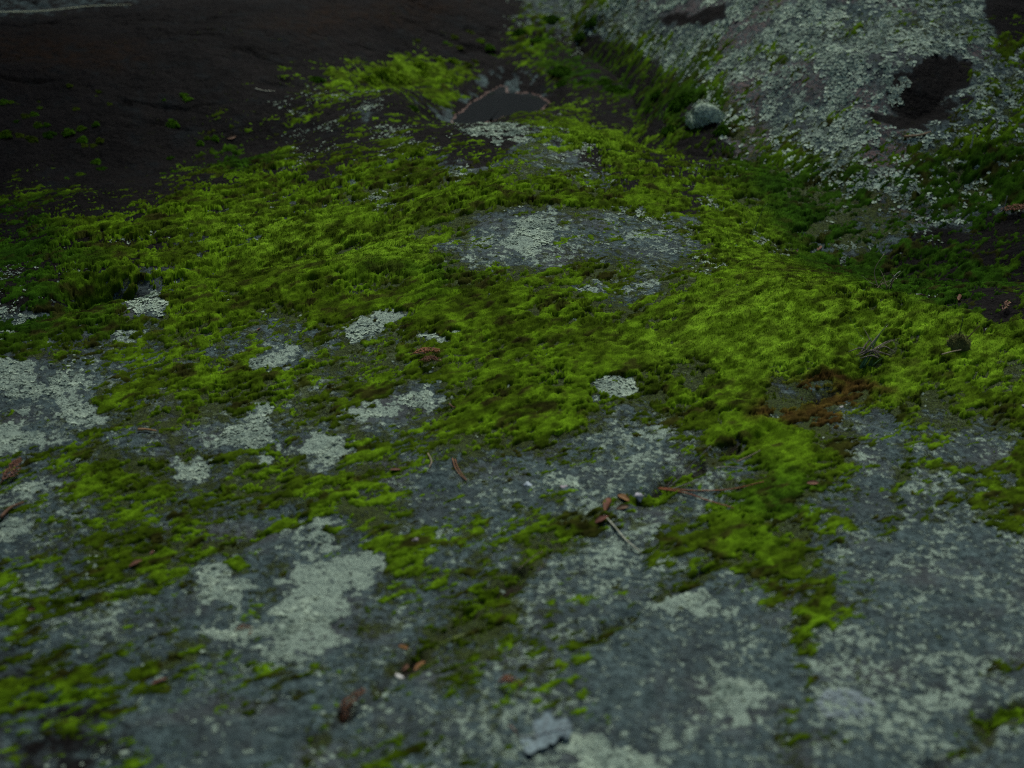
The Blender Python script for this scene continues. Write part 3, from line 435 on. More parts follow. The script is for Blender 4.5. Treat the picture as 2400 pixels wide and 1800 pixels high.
CUSHIONS = [  # x, y, width, label
    (-1.09, 3.455, 0.017, 'lone small moss cushion, the highest on the left dark rock'),
    (-1.017, 3.442, 0.014, 'small moss cushion above its darker twin on dark rock'),
    (-1.018, 3.421, 0.009, 'tiny dull moss speck just below a small cushion on dark rock'),
    (-1.229, 3.372, 0.025, 'wide low moss cushion touching the left frame edge'),
    (-1.209, 3.37, 0.016, 'low moss cushion right beside the one at the left edge'),
    (-1.148, 3.384, 0.010, 'tiny moss dot high on dark rock above the double cushion'),
    (-1.138, 3.358, 0.013, 'flat moss dot between the tiny dot and the double cushion'),
    (-1.145, 3.327, 0.023, 'bright right half of the double moss cushion on dark rock'),
    (-1.162, 3.313, 0.022, 'duller left half of the double moss cushion on dark rock'),
    (-1.052, 3.361, 0.021, 'flat olive moss cushion alone in the middle of the dark rock'),
    (-0.975, 3.377, 0.015, 'faint olive moss smear on bare dark rock'),
    (-0.855, 3.434, 0.012, 'small round moss cushion left of the stacked pair'),
    (-0.811, 3.454, 0.021, 'upper bright cushion of the stacked pair near the pale flakes'),
    (-0.8, 3.438, 0.024, 'lower flat cushion of the stacked pair near the pale flakes'),
    (-0.817, 3.334, 0.031, 'plump lone moss cushion beside a small brown leaf scrap'),
    (-0.989, 3.295, 0.018, 'round moss cushion at the upper end of the black ledge'),
    (-1.022, 3.281, 0.023, 'moss cushion on the lip of the black ledge, right one'),
    (-1.049, 3.266, 0.029, 'larger moss cushion on the lip of the black ledge, left one'),
    (-1.124, 3.283, 0.023, 'rounded moss cushion with a smaller one joined at its right'),
    (-1.105, 3.289, 0.016, 'smaller moss cushion joined to the right of a rounded one'),
    (-1.179, 3.216, 0.030, 'big domed moss cushion at the left edge'),
    (-1.152, 3.224, 0.024, 'flat dark moss cushion right of the big domed one'),
    (-1.121, 3.216, 0.028, 'olive dome of moss above the dark gap at left'),
    (-1.091, 3.25, 0.029, 'tall dark green moss cushion beside the olive dome'),
    (-1.008, 3.237, 0.027, 'topmost bright cushion of the trio in the dark trough'),
    (-1.0, 3.214, 0.019, 'lower left cushion of the trio in the dark trough'),
    (-0.984, 3.22, 0.021, 'lower right cushion of the trio in the dark trough'),
    (-0.969, 3.238, 0.021, 'dull moss cushion right of the trio in the dark trough'),
    (-0.96, 3.161, 0.025, 'lone bright cushion far down the dark trough'),
    (-0.937, 3.121, 0.021, 'dark cushion under the lone bright one in the trough'),
    (-0.797, 3.192, 0.015, 'small shaded cushion at the right side of the dark trough'),
    (-0.782, 3.058, 0.014, 'small cushion left of a bright one near the moss slope'),
    (-0.765, 3.09, 0.022, 'bright cushion at the foot of the dark trough by the moss slope'),
    (-0.996, 3.04, 0.013, 'small cushion low in the trough near the left moss bed'),
    (-0.976, 3.077, 0.023, 'broad cushion low in the trough near the left moss bed'),
    (-0.709, 3.289, 0.022, 'right cushion of a row of three above the large moss mound'),
    (-0.726, 3.286, 0.016, 'middle cushion of a row of three above the large moss mound'),
    (-0.739, 3.263, 0.020, 'left cushion of a row of three above the large moss mound'),
    (-1.175, 3.285, 0.012, 'tiny cushion under the duller half of the double cushion'),
    (-0.295, 4.001, 0.020, 'small cushion behind the tall bright moss mound by the pool'),
    (-0.209, 4.031, 0.030, 'cushion immediately right of the tall bright moss mound'),
    (-0.17, 4.052, 0.033, 'second cushion right of the tall bright moss mound'),
    (-0.2, 4.011, 0.014, 'tiny cushion under the first one right of the bright mound'),
    (-0.127, 4.055, 0.023, 'left of two touching cushions on dark rock above the pool'),
    (-0.108, 4.086, 0.020, 'right of two touching cushions on dark rock above the pool'),
    (-0.167, 3.92, 0.023, 'round dark green cushion left of the pool'),
    (-0.165, 3.955, 0.016, 'small cushion perched above the round one left of the pool'),
    (-0.193, 4.139, 0.017, 'upper left cushion of a loose pair below the boulder moss'),
    (-0.179, 4.136, 0.017, 'lower right cushion of a loose pair below the boulder moss'),
    (-0.154, 4.13, 0.023, 'dull flat cushion right of the loose pair'),
    (-0.17, 4.178, 0.025, 'olive cushion above the loose pair on dark rock'),
    (-0.126, 4.242, 0.028, 'highest olive cushion at the left foot of the boulder'),
    (-0.273, 4.106, 0.018, 'faint moss smear by the low rock ledge in the dark slope'),
    (-0.067, 4.186, 0.032, 'rounded cushion close to the boulder moss'),
    (-0.093, 4.206, 0.030, 'flat cushion at the left foot of the boulder moss'),
    (-0.254, 3.96, 0.054, 'tallest bright moss mound of the heap left of the puddle'),
    (-0.249, 3.914, 0.054, 'rounded bright moss mound under the tallest of the heap left of the puddle'),
    (-0.347, 3.824, 0.074, 'long bright moss mound left of the tallest of the heap'),
    (-0.31, 3.85, 0.062, 'low bright moss mound at the foot of the heap left of the puddle'),
    (-0.38, 3.739, 0.057, 'flat bright moss mound at the left of the heap'),
    (-0.507, 3.649, 0.037, 'dark green moss mound among pale lichen flakes'),
    (-0.248, 3.466, 0.027, 'dark green moss dome left of the puddle above the hump'),
    (-0.206, 2.995, 0.037, 'bright moss mound on the crest of the hump'),
    (0.141, 3.996, 0.064, 'dark green moss mound straight above the puddle right end'),
    (0.139, 3.922, 0.038, 'dark green moss lobe hanging toward the puddle'),
    (0.2, 3.898, 0.044, 'dark green round moss lobe right of the lobe above the puddle'),
    (0.257, 3.894, 0.041, 'dark green moss lump in the gully, left of three'),
    (0.276, 3.835, 0.043, 'dark green moss lump in the gully, middle of three'),
    (0.301, 3.812, 0.040, 'dark green moss lump in the gully, right of three'),
    (0.238, 4.258, 0.042, 'dark green tall moss dome at the left edge of the boulder'),
    (0.205, 4.242, 0.039, 'dark green moss pad under the tall dome at the boulder edge'),
    (0.119, 4.35, 0.048, 'dark green moss mound highest at the left boulder edge'),
    (0.021, 4.278, 0.051, 'dark green moss mound at the far left of the boulder moss'),
    (0.079, 4.243, 0.047, 'dark green moss pad in the middle of the boulder moss'),
    (0.384, 3.671, 0.036, 'dark green moss dome left of the lichen-covered stone'),
    (0.361, 3.632, 0.028, 'dark green small moss dome low left of the lichen-covered stone'),
    (0.392, 3.397, 0.045, 'dark green moss mound below the lichen-covered stone'),
    (0.436, 3.507, 0.074, 'dark green moss mound wrapped over the top of the lichen-covered stone'),
    (0.5, 3.278, 0.040, 'dark green moss mound right of the lichen-covered stone'),
]
STRANDS = [  # name, category, group, label, points (x, y, height over the rock), radius, colour
    ('blade_of_grass', 'grass blade', None, 'long pale grass blade lying across the top of the dark slope', [(-1.419, 3.898, 0.002), (-1.297, 3.91, 0.002), (-1.218, 3.946, 0.002), (-1.163, 3.977, 0.002), (-1.057, 3.992, 0.002)], 0.004, (0.4, 0.42, 0.26)),
    ('pine_needle', 'pine needle', 'fallen pine needles', 'left of two joined red-brown needles on grey rock in the centre', [(-0.086, 1.782, 0.002), (-0.082, 1.765, 0.002), (-0.075, 1.75, 0.002), (-0.064, 1.736, 0.002)], 0.001, (0.24, 0.11, 0.05)),
    ('pine_needle', 'pine needle', 'fallen pine needles', 'right of two joined red-brown needles on grey rock in the centre', [(-0.082, 1.781, 0.002), (-0.079, 1.768, 0.002), (-0.072, 1.751, 0.002), (-0.064, 1.737, 0.002)], 0.001, (0.2, 0.085, 0.04)),
    ('pine_needle', 'pine needle', 'fallen pine needles', 'long red pine needle sloping down right from the crack grass', [(0.207, 1.727, 0.002), (0.243, 1.705, 0.002), (0.273, 1.687, 0.002), (0.304, 1.659, 0.002)], 0.0012, (0.22, 0.075, 0.03)),
    ('pine_needle', 'pine needle', 'fallen pine needles', 'long red pine needle running level right from the crack grass', [(0.209, 1.729, 0.002), (0.256, 1.711, 0.002), (0.309, 1.718, 0.002), (0.356, 1.728, 0.002)], 0.0011, (0.22, 0.075, 0.03)),
    ('pine_needle', 'pine needle', 'fallen pine needles', 'short brown needle in moss on the left slab', [(-0.564, 1.88, 0.002), (-0.55, 1.879, 0.002), (-0.535, 1.873, 0.002)], 0.0022, (0.24, 0.13, 0.05)),
    ('straw', 'straw', 'dry straws along the crack', 'pale straw pointing down right from the crack litter', [(0.126, 1.649, 0.002), (0.14, 1.623, 0.002), (0.152, 1.598, 0.002), (0.17, 1.567, 0.002)], 0.0016, (0.36, 0.36, 0.26)),
    ('straw', 'straw', 'dry straws along the crack', 'upright flat pale grass stem at the lower end of the crack', [(-0.117, 1.357, 0.002), (-0.114, 1.36, 0.015), (-0.11, 1.363, 0.029), (-0.104, 1.366, 0.042)], 0.0024, (0.36, 0.36, 0.26)),
    ('straw', 'straw', 'dry straws along the crack', 'longest grey straw rising from the crack to the moss', [(0.22, 1.732, 0.002), (0.239, 1.734, 0.014), (0.257, 1.735, 0.034), (0.278, 1.735, 0.058)], 0.001, (0.22, 0.21, 0.19)),
    ('straw', 'straw', 'dry straws along the crack', 'short forked straw under the longest grey straw', [(0.22, 1.733, 0.002), (0.229, 1.735, 0.017), (0.238, 1.736, 0.026)], 0.0008, (0.22, 0.21, 0.19)),
    ('straw', 'straw', 'dry straws along the crack', 'low straw bending right from the crack grass', [(0.224, 1.725, 0.002), (0.251, 1.726, 0.002), (0.264, 1.727, 0.01)], 0.0009, (0.22, 0.21, 0.19)),
    ('straw', 'straw', 'dry straws along the crack', 'level straw over grey rock left of the green tongue of moss', [(0.28, 1.773, 0.002), (0.31, 1.774, 0.002), (0.336, 1.768, 0.002)], 0.001, (0.22, 0.21, 0.19)),
    ('straw', 'straw', 'dry straws along the crack', 'double straw at the right end of the crack grass', [(0.325, 1.782, 0.002), (0.344, 1.783, 0.018), (0.358, 1.784, 0.027)], 0.0011, (0.3, 0.24, 0.15)),
    ('straw', 'straw', 'dry straws along the crack', 'thin straw arching above the lower crack moss', [(0.032, 1.517, 0.002), (0.043, 1.518, 0.017), (0.045, 1.52, 0.034), (0.046, 1.521, 0.05)], 0.0009, (0.3, 0.24, 0.15)),
    ('straw', 'straw', 'dry straws along the crack', 'short straw leaning over the brown gap in the crack', [(0.008, 1.525, 0.002), (0.026, 1.527, 0.022), (0.039, 1.527, 0.028)], 0.0009, (0.3, 0.24, 0.15)),
    ('straw', 'straw', 'dry straws along the crack', 'greenish straw lying right at the lower end of the crack', [(-0.086, 1.373, 0.002), (-0.07, 1.374, 0.01), (-0.057, 1.394, 0.002)], 0.0009, (0.2, 0.24, 0.06)),
    ('straw', 'straw', None, 'bent dry straw in moss left of the needle pair', [(-0.122, 1.793, 0.002), (-0.116, 1.775, 0.002), (-0.119, 1.761, 0.002)], 0.0011, (0.3, 0.24, 0.15)),
    ('twig', 'twig', None, 'thin red-brown twig on the slab left of the sprigs', [(-0.097, 1.937, 0.002), (-0.091, 1.927, 0.002), (-0.086, 1.92, 0.002)], 0.0011, (0.14, 0.07, 0.035)),
    ('blade_of_grass', 'grass blade', None, 'single thin green blade leaning over moss beside the boulder foot', [(0.481, 2.683, 0.002), (0.491, 2.688, 0.026), (0.501, 2.692, 0.051), (0.51, 2.695, 0.072)], 0.0014, (0.12, 0.19, 0.05)),
    ('straw', 'straw', None, 'upright pale straw on the right flank of the boulder', [(1.005, 3.013, 0.002), (1.008, 3.016, 0.013), (1.009, 3.019, 0.031)], 0.0022, (0.36, 0.36, 0.26)),
    ('twig', 'twig', None, 'thin grey twig leaning at the right edge above the valley', [(1.028, 2.837, 0.002), (1.037, 2.84, 0.012), (1.042, 2.845, 0.027)], 0.0014, (0.22, 0.21, 0.19)),
    ('twig', 'twig', None, 'brown twig lying along the lower lip of the hollow', [(0.867, 3.051, 0.002), (0.899, 3.046, 0.002), (0.926, 3.055, 0.002)], 0.0028, (0.24, 0.15, 0.08)),
    ('twig', 'twig', None, 'brown twig at the left edge below the cedar frond', [(-0.701, 1.654, 0.002), (-0.693, 1.674, 0.002), (-0.68, 1.689, 0.002)], 0.0026, (0.14, 0.07, 0.035)),
    ('straw', 'straw', None, 'pale scrap of straw on dark rock by the mossy ledge', [(-0.645, 3.52, 0.002), (-0.624, 3.518, 0.002), (-0.595, 3.517, 0.002)], 0.0016, (0.36, 0.36, 0.26)),
    ('straw', 'straw', None, 'small upright straw in the bare dark gap left of the moss slope', [(-0.451, 2.997, 0.002), (-0.457, 2.999, 0.012), (-0.459, 3.002, 0.021)], 0.0016, (0.3, 0.24, 0.15)),
    ('straw', 'straw', None, 'curved straw in shaded grass at the valley lip, left one', [(0.64, 2.294, 0.002), (0.633, 2.3, 0.024), (0.635, 2.303, 0.045), (0.647, 2.304, 0.068)], 0.001, (0.3, 0.24, 0.15)),
    ('straw', 'straw', None, 'bright straw leaning right in the shaded grass at the valley lip', [(0.682, 2.37, 0.002), (0.691, 2.372, 0.011), (0.699, 2.373, 0.019)], 0.0015, (0.36, 0.36, 0.26)),
    ('twig', 'twig', None, 'tan twig lying across the dark moss mound at right', [(0.7, 2.086, 0.002), (0.717, 2.087, 0.006), (0.731, 2.087, 0.012)], 0.0012, (0.3, 0.24, 0.15)),
]
SPRIGS = [  # x, y, length, heading, label
    (-0.143, 2.075, 0.046, 0.35, 'orange brown cedar sprig with spread fronds on green moss'),
    (-0.133, 2.053, 0.036, -0.35, 'darker cedar sprig just below the orange one'),
    (-0.726, 1.772, 0.052, 1.15, 'large brown cedar frond cut by the left frame edge'),
    (1.07, 2.842, 0.059, 2.9, 'cedar sprig at the right frame edge above the valley'),
    (-0.179, 1.254, 0.048, 0.6, 'large brown cedar sprig in litter at the lower left of the crack'),
    (-0.004, 1.291, 0.028, -0.2, 'small red cedar sprig in the lower centre'),
    (-0.324, 1.39, 0.021, 0.1, 'cedar scrap lying on the great pale lichen blotch'),
    (0.834, 2.212, 0.033, 1.0, 'pale cedar sprig in the dark valley at right'),
]
BITS = [  # kind, x, y, size, heading, colour, label
    ('leaf', -0.489, 1.542, 0.019, 0.7, (0.26, 0.11, 0.055), 'small red-brown leaf scrap in moss at lower left'),
    ('leaf', -0.475, 1.574, 0.010, 1.2, (0.26, 0.12, 0.07), 'tiny red-brown leaf scrap above the larger one at lower left'),
    ('leaf', -0.598, 1.449, 0.011, 0.1, (0.26, 0.12, 0.07), 'tiny tan leaf scrap on blurred rock at far left'),
    ('leaf', -0.405, 1.3, 0.020, 0.5, (0.2, 0.09, 0.05), 'blurred red leaf scrap low on the left rock'),
    ('leaf', 0.132, 1.676, 0.027, 1.3, (0.26, 0.1, 0.05), 'reddish curled leaf in the crack litter'),
    ('leaf', 0.155, 1.691, 0.023, -0.9, (0.32, 0.16, 0.05), 'orange curled leaf in the crack litter'),
    ('leaf', 0.152, 1.668, 0.019, 0.2, (0.2, 0.12, 0.06), 'dull tan curled leaf low in the crack litter'),
    ('leaf', -0.109, 1.348, 0.020, 0.9, (0.38, 0.18, 0.06), 'orange leaf scrap beside the flat pale stem'),
    ('leaf', -0.13, 1.373, 0.015, -0.6, (0.36, 0.17, 0.05), 'orange leaf scrap above the white pebble'),
    ('leaf', -0.126, 1.342, 0.012, 1.1, (0.22, 0.1, 0.05), 'brown leaf scrap between stem and white pebble'),
    ('leaf', 0.122, 1.638, 0.023, 0.3, (0.22, 0.08, 0.045), 'red leaf scrap at the head of the pale straw'),
    ('leaf', -0.167, 1.759, 0.016, 0.2, (0.22, 0.09, 0.045), 'red-brown leaf scrap in moss left of the needle pair'),
    ('leaf', 0.711, 2.277, 0.022, 0.1, (0.28, 0.12, 0.06), 'red leaf scrap at the valley lip beside yellow moss'),
    ('leaf', 0.776, 2.265, 0.018, 1.2, (0.26, 0.11, 0.05), 'brown leaf scrap on dark valley soil'),
    ('leaf', 0.627, 2.709, 0.019, 1.0, (0.28, 0.13, 0.07), 'small orange leaf scrap in shaded moss of the gully'),
    ('leaf', 0.574, 2.671, 0.017, 0.3, (0.26, 0.11, 0.07), 'pinkish leaf scrap at the left of the gully moss'),
    ('leaf', 0.426, 1.732, 0.018, -0.2, (0.27, 0.12, 0.06), 'red leaf scrap on the grey slab right of the green tongue'),
    ('leaf', -0.673, 3.308, 0.025, 0.5, (0.22, 0.12, 0.06), 'small brown leaf scrap on dark rock beside moss mounds'),
    ('leaf', -0.316, 1.392, 0.008, 1.4, (0.3, 0.15, 0.06), 'orange crumb on the great pale blotch'),
    ('leaf', -0.43, 2.196, 0.009, 1.0, (0.28, 0.12, 0.06), 'tiny orange crumb at the slab brow'),
    ('oak', 0.037, 1.21, 0.060, 0.0, (0.15, 0.2, 0.205), 'pale grey lobed oak leaf lying on the foreground rock'),
    ('pebble', -0.132, 1.324, 0.013, 0.4, (0.62, 0.6, 0.55), 'white pebble at the lower end of the crack'),
    ('pebble', 0.178, 1.704, 0.017, -0.4, (0.46, 0.44, 0.46), 'pale mauve pebble in the crack litter'),
    ('pebble', 0.073, 1.72, 0.013, 0, (0.4, 0.34, 0.35), 'small pinkish pebble embedded in the grey slab'),
    ('pebble', 0.022, 1.727, 0.012, 0, (0.38, 0.44, 0.46), 'small bluish pebble left of the pink one'),
    ('pebble', 0.797, 1.957, 0.009, 0, (0.4, 0.38, 0.34), 'pale pebble at the right frame edge in moss'),
    ('pebble', -0.128, 1.585, 0.010, 0.6, (0.16, 0.14, 0.15), 'dark pebble in moss in the lower centre'),
    ('pebble', 0.513, 1.957, 0.007, 0.6, (0.4, 0.38, 0.35), 'tiny pale pebble right of the brown moss'),
    ('stone', 0.475, 3.361, 0.087, 0, (0.3, 0.33, 0.29), 'rounded lichen-covered stone bulging from dark moss on the boulder'),
]
TUFTS = [
    ('grass_tuft', 'grass tuft', 0.588, 2.087, 0.082, 'spiky green grass tuft with dry roots above the brown moss hollow', {'n': 12, 'h': 1.05, 'col': (0.05, 0.1, 0.045), 'col2': (0.2, 0.17, 0.12), 'root': 1}),
    ('grass_tuft', 'grass tuft', 0.57, 2.058, 0.032, 'short broad green grass shoot at the edge of the brown moss hollow', {'n': 6, 'h': 1.5, 'col': (0.03, 0.11, 0.035), 'col2': (0.04, 0.1, 0.03), 'root': 0}),
    ('grass_tuft', 'grass tuft', 0.651, 2.306, 0.059, 'shaded tuft of dry grass stalks at the valley lip', {'n': 14, 'h': 0.95, 'col': (0.16, 0.14, 0.08), 'col2': (0.07, 0.09, 0.03), 'root': 0}),
    ('moss_mound', 'moss mound', 0.736, 2.116, 0.046, 'dark brown-green mound with twigs poking from bright moss at right', {'h': 0.42, 'col': (0.16, 0.17, 0.06), 'tw': 2}),
    ('moss_mound', 'moss mound', 0.844, 2.131, 0.031, 'second dark mound at the right frame edge', {'h': 0.4, 'col': (0.13, 0.14, 0.05), 'tw': 0}),
    ('yellow_moss', 'moss', 0.694, 2.168, 0.047, 'yellow-green leafy moss clump on the bright moss shoulder', {'h': 0.28, 'col': (0.2, 0.22, 0.05), 'tw': 0}),
    ('yellow_moss', 'moss', 0.772, 2.214, 0.045, 'yellow-green leafy moss clump at the rim of the dark valley', {'h': 0.3, 'col': (0.2, 0.21, 0.04), 'tw': 0}),
    ('yellow_moss', 'moss', 0.698, 2.102, 0.028, 'yellow-green leafy moss clump left of the dark mound', {'h': 0.25, 'col': (0.17, 0.19, 0.05), 'tw': 0}),
    ('yellow_moss', 'moss', 0.556, 2.265, 0.030, 'small yellow leafy moss clump on the shoulder edge', {'h': 0.3, 'col': (0.2, 0.21, 0.05), 'tw': 0}),
    ('yellow_moss', 'moss', 0.626, 2.338, 0.038, 'yellow leafy moss clump left of the dry grass', {'h': 0.4, 'col': (0.15, 0.17, 0.04), 'tw': 0}),
    ('yellow_moss', 'moss', 0.371, 1.857, 0.028, 'yellowish leafy moss clump at the upper end of the crack', {'h': 0.3, 'col': (0.16, 0.17, 0.05), 'tw': 0}),
    ('yellow_moss', 'moss', 0.736, 2.729, 0.040, 'yellow leafy moss clump in the shaded gully', {'h': 0.35, 'col': (0.13, 0.17, 0.03), 'tw': 0}),
]

# ---------------------------------------------------------------- helpers
def plan(text, cell, x, y):
    A = np.array([[int(c) for c in r] for r in text.split()], float)
    gx = np.clip((x - PLAN_X) / cell, 0, A.shape[1] - 1.001); gy = np.clip((y - PLAN_Y) / cell, 0, A.shape[0] - 1.001)
    i = np.floor(gx).astype(int); j = np.floor(gy).astype(int); u = gx - i; v = gy - j
    return (A[j, i] * (1 - u) + A[j, i + 1] * u) * (1 - v) + (A[j + 1, i] * (1 - u) + A[j + 1, i + 1] * u) * v
def zone(x, y, polys, soft=.05, wob=.05, s=60):
    wx = x + wob * 2 * (fbm(x, y, .09, 3, s) - .5); wy = y + wob * 3 * (fbm(x, y, .09, 3, s + 1) - .5)
    o = np.zeros(x.shape)
    for p in polys:
        a = np.array(p); e = soft + 3 * wob
        b = (x > a[:, 0].min() - e) & (x < a[:, 0].max() + e) & (y > a[:, 1].min() - e) & (y < a[:, 1].max() + e)
        o[b] = np.maximum(o[b], 1 - smooth(-soft, soft, poly_sd(wx[b], wy[b], p)))
    return o
def tag(o, label=None, cat=None, group=None, kind=None):
    for k, v in (('label', label), ('category', cat), ('group', group), ('kind', kind)):
        if v: o[k] = v
    return o
def link(o, parent=None):
    COL.objects.link(o)
    if parent is not None: o.parent = parent
    return o
def np_mesh(name, verts, faces, material, attrs=None, smooth_shade=True, colours=None):
    """faces: (n, k) integer array with k = 3 or 4"""
    me = bpy.data.meshes.new(name)
    verts = np.ascontiguousarray(verts, dtype=np.float32); faces = np.ascontiguousarray(faces, dtype=np.int32)
    k = faces.shape[1]
    me.vertices.add(len(verts)); me.vertices.foreach_set('co', verts.ravel())
    me.loops.add(faces.size); me.loops.foreach_set('vertex_index', faces.ravel())
    me.polygons.add(len(faces)); me.polygons.foreach_set('loop_start', np.arange(0, faces.size, k, dtype=np.int32))
    try: me.polygons.foreach_set('loop_total', np.full(len(faces), k, dtype=np.int32))
    except Exception: pass
    if smooth_shade: me.polygons.foreach_set('use_smooth', np.ones(len(faces), dtype=bool))
    for n, a in (attrs or {}).items():
        at = me.attributes.new(n, 'FLOAT', 'POINT'); at.data.foreach_set('value', np.ascontiguousarray(a, dtype=np.float32))
    if colours is not None:
        at = me.attributes.new('tint', 'FLOAT_COLOR', 'POINT')
        c = np.ones((len(verts), 4), dtype=np.float32); c[:, :3] = colours
        at.data.foreach_set('color', c.ravel())
    me.update(calc_edges=True); me.validate()
    if material: me.materials.append(material)
    return bpy.data.objects.new(name, me)
class Nodes:
    def __init__(self, name):
        self.m = bpy.data.materials.new(name); self.m.use_nodes = True
        self.t = self.m.node_tree; self.b = self.t.nodes['Principled BSDF']
    def n(self, kind, **kw):
        nd = self.t.nodes.new(kind)
        for k, v in kw.items(): setattr(nd, k, v)
        return nd
    def set(self, sock, v):
        if isinstance(v, bpy.types.NodeSocket): self.t.links.new(v, sock)
        else: sock.default_value = v
    def math(self, op, a, b=0.0, clamp=False):
        nd = self.n('ShaderNodeMath', operation=op, use_clamp=clamp)
        self.set(nd.inputs[0], a); self.set(nd.inputs[1], b); return nd.outputs[0]
    def coords(self):
        return self.n('ShaderNodeTexCoord').outputs['Object']
    def noise(self, scale, detail=4, rough=.55, vec=None):
        nd = self.n('ShaderNodeTexNoise'); nd.inputs['Scale'].default_value = scale
        nd.inputs['Detail'].default_value = detail; nd.inputs['Roughness'].default_value = rough
        self.t.links.new(vec or self.coords(), nd.inputs['Vector']); return nd.outputs['Fac']
    def attr(self, name, what='Fac'):
        nd = self.n('ShaderNodeAttribute'); nd.attribute_name = name; return nd.outputs[what]
    def mix(self, f, a, b, kind='MIX'):
        nd = self.n('ShaderNodeMix', data_type='RGBA', blend_type=kind)
        self.set(nd.inputs[0], f)
        for s, v in ((nd.inputs[6], a), (nd.inputs[7], b)):
            self.set(s, (*v, 1) if isinstance(v, tuple) and len(v) == 3 else v)
        return nd.outputs[2]
    def step(self, v, lo, hi):
        nd = self.n('ShaderNodeMapRange', interpolation_type='SMOOTHSTEP')
        self.set(nd.inputs['Value'], v); nd.inputs['From Min'].default_value = lo; nd.inputs['From Max'].default_value = hi
        return nd.outputs['Result']
    def bump(self, h, strength, dist, normal=None):
        nd = self.n('ShaderNodeBump'); nd.inputs['Strength'].default_value = strength; nd.inputs['Distance'].default_value = dist
        self.set(nd.inputs['Height'], h)
        if normal: self.set(nd.inputs['Normal'], normal)
        return nd.outputs['Normal']
    def out(self, colour, rough=.9, normal=None, spec=.3):
        self.set(self.b.inputs['Base Color'], (*colour, 1) if isinstance(colour, tuple) and len(colour) == 3 else colour)
        self.set(self.b.inputs['Roughness'], rough); self.b.inputs['Specular IOR Level'].default_value = spec
        if normal is not None: self.set(self.b.inputs['Normal'], normal)
        return self.m
# ---------------------------------------------------------------- materials
def rock_material():
    k = Nodes('weathered_granite')
    big, mid, fine, grain = k.noise(7, 5), k.noise(38, 6, .6), k.noise(150, 5, .6), k.noise(520, 3, .6)
    tone = k.math('ADD', k.math('MULTIPLY', k.noise(85, 6, .68), .75), k.math('MULTIPLY', grain, .3))
    rock = k.mix(k.step(tone, .38, .68), (.026, .042, .042), (.125, .180, .172))
    rock = k.mix(k.math('MULTIPLY', k.step(k.noise(11, 6, .65), .44, .64), .62), rock, (.050, .060, .060))
    rock = k.mix(k.math('MULTIPLY', k.step(big, .50, .66), .35), rock, (.115, .105, .105))
    stone = k.mix(k.step(k.math('ADD', k.math('MULTIPLY', fine, .6), k.math('MULTIPLY', big, .4)), .36, .62), (.0026, .0022, .0020), (.0150, .0125, .0112))
    stone = k.mix(k.step(k.noise(16, 6, .65), .50, .72), stone, (.0105, .013, .0135))
    stone = k.mix(k.math('MULTIPLY', k.attr('rust'), k.step(mid, .3, .65)), stone, (.020, .0095, .0035))
    edge = k.math('ADD', k.attr('dark'), k.math('MULTIPLY', k.math('SUBTRACT', mid, .5), .9))
    c = k.mix(k.step(edge, .40, .64), rock, stone)
    pink = k.math('MULTIPLY', k.attr('pink'), k.math('MULTIPLY', k.step(fine, .42, .58), k.math('SUBTRACT', 1.0, k.step(edge, .40, .64))))
    c = k.mix(pink, c, (.20, .135, .125))
    # crust lichen: small pale flecks, as much of it as the attribute says
    fleck = k.math('ADD', k.math('MULTIPLY', fine, .30), k.math('MULTIPLY', k.noise(84, 5, .66), .70))
    fleck = k.math('ADD', k.math('MULTIPLY', fleck, .75), k.math('MULTIPLY', k.noise(17, 4, .6), .25))
    lv = k.math('ADD', k.math('SUBTRACT', fleck, .5), k.math('MULTIPLY', k.math('SUBTRACT', k.attr('crust'), .5), .34))
    lf = k.step(lv, .0, .05)
    lcol = k.mix(k.step(grain, .35, .65), (.15, .205, .165), (.41, .51, .39))
    c = k.mix(lf, c, lcol)
    # thin film of young moss between the pads
    fm = k.math('ADD', k.math('MULTIPLY', k.noise(75, 6, .7), .6), k.math('MULTIPLY', k.noise(28, 4, .6), .4))
    ff = k.step(k.math('ADD', k.math('SUBTRACT', fm, .5), k.math('MULTIPLY', k.math('SUBTRACT', k.attr('film'), .45), .26)), -.02, .06)
    c = k.mix(k.math('MULTIPLY', ff, .85), c, k.mix(k.step(grain, .3, .7), (.020, .023, .005), (.075, .108, .007)))
    # soil and silt
    c = k.mix(k.math('MULTIPLY', k.attr('soil'), k.step(mid, .32, .52)), c, k.mix(fine, (.012, .009, .006), (.04, .030, .018)))
    c = k.mix(k.attr('silt'), c, (.30, .20, .165))
    h = k.math('ADD', k.math('MULTIPLY', fine, .6), k.math('MULTIPLY', grain, .4))
    h = k.math('ADD', h, k.math('MULTIPLY', lf, .45))
    h = k.math('ADD', h, k.math('MULTIPLY', ff, .3))
    n = k.bump(h, 1.0, .009)
    n = k.bump(mid, .8, .016, n)
    rough = k.math('SUBTRACT', .92, k.math('MULTIPLY', k.attr('dark'), .22))
    m = k.out(c, rough, n, .22)
    k.set(k.b.inputs['Specular IOR Level'], k.math('SUBTRACT', .12, k.math('MULTIPLY', k.attr('dark'), .08)))
    return m
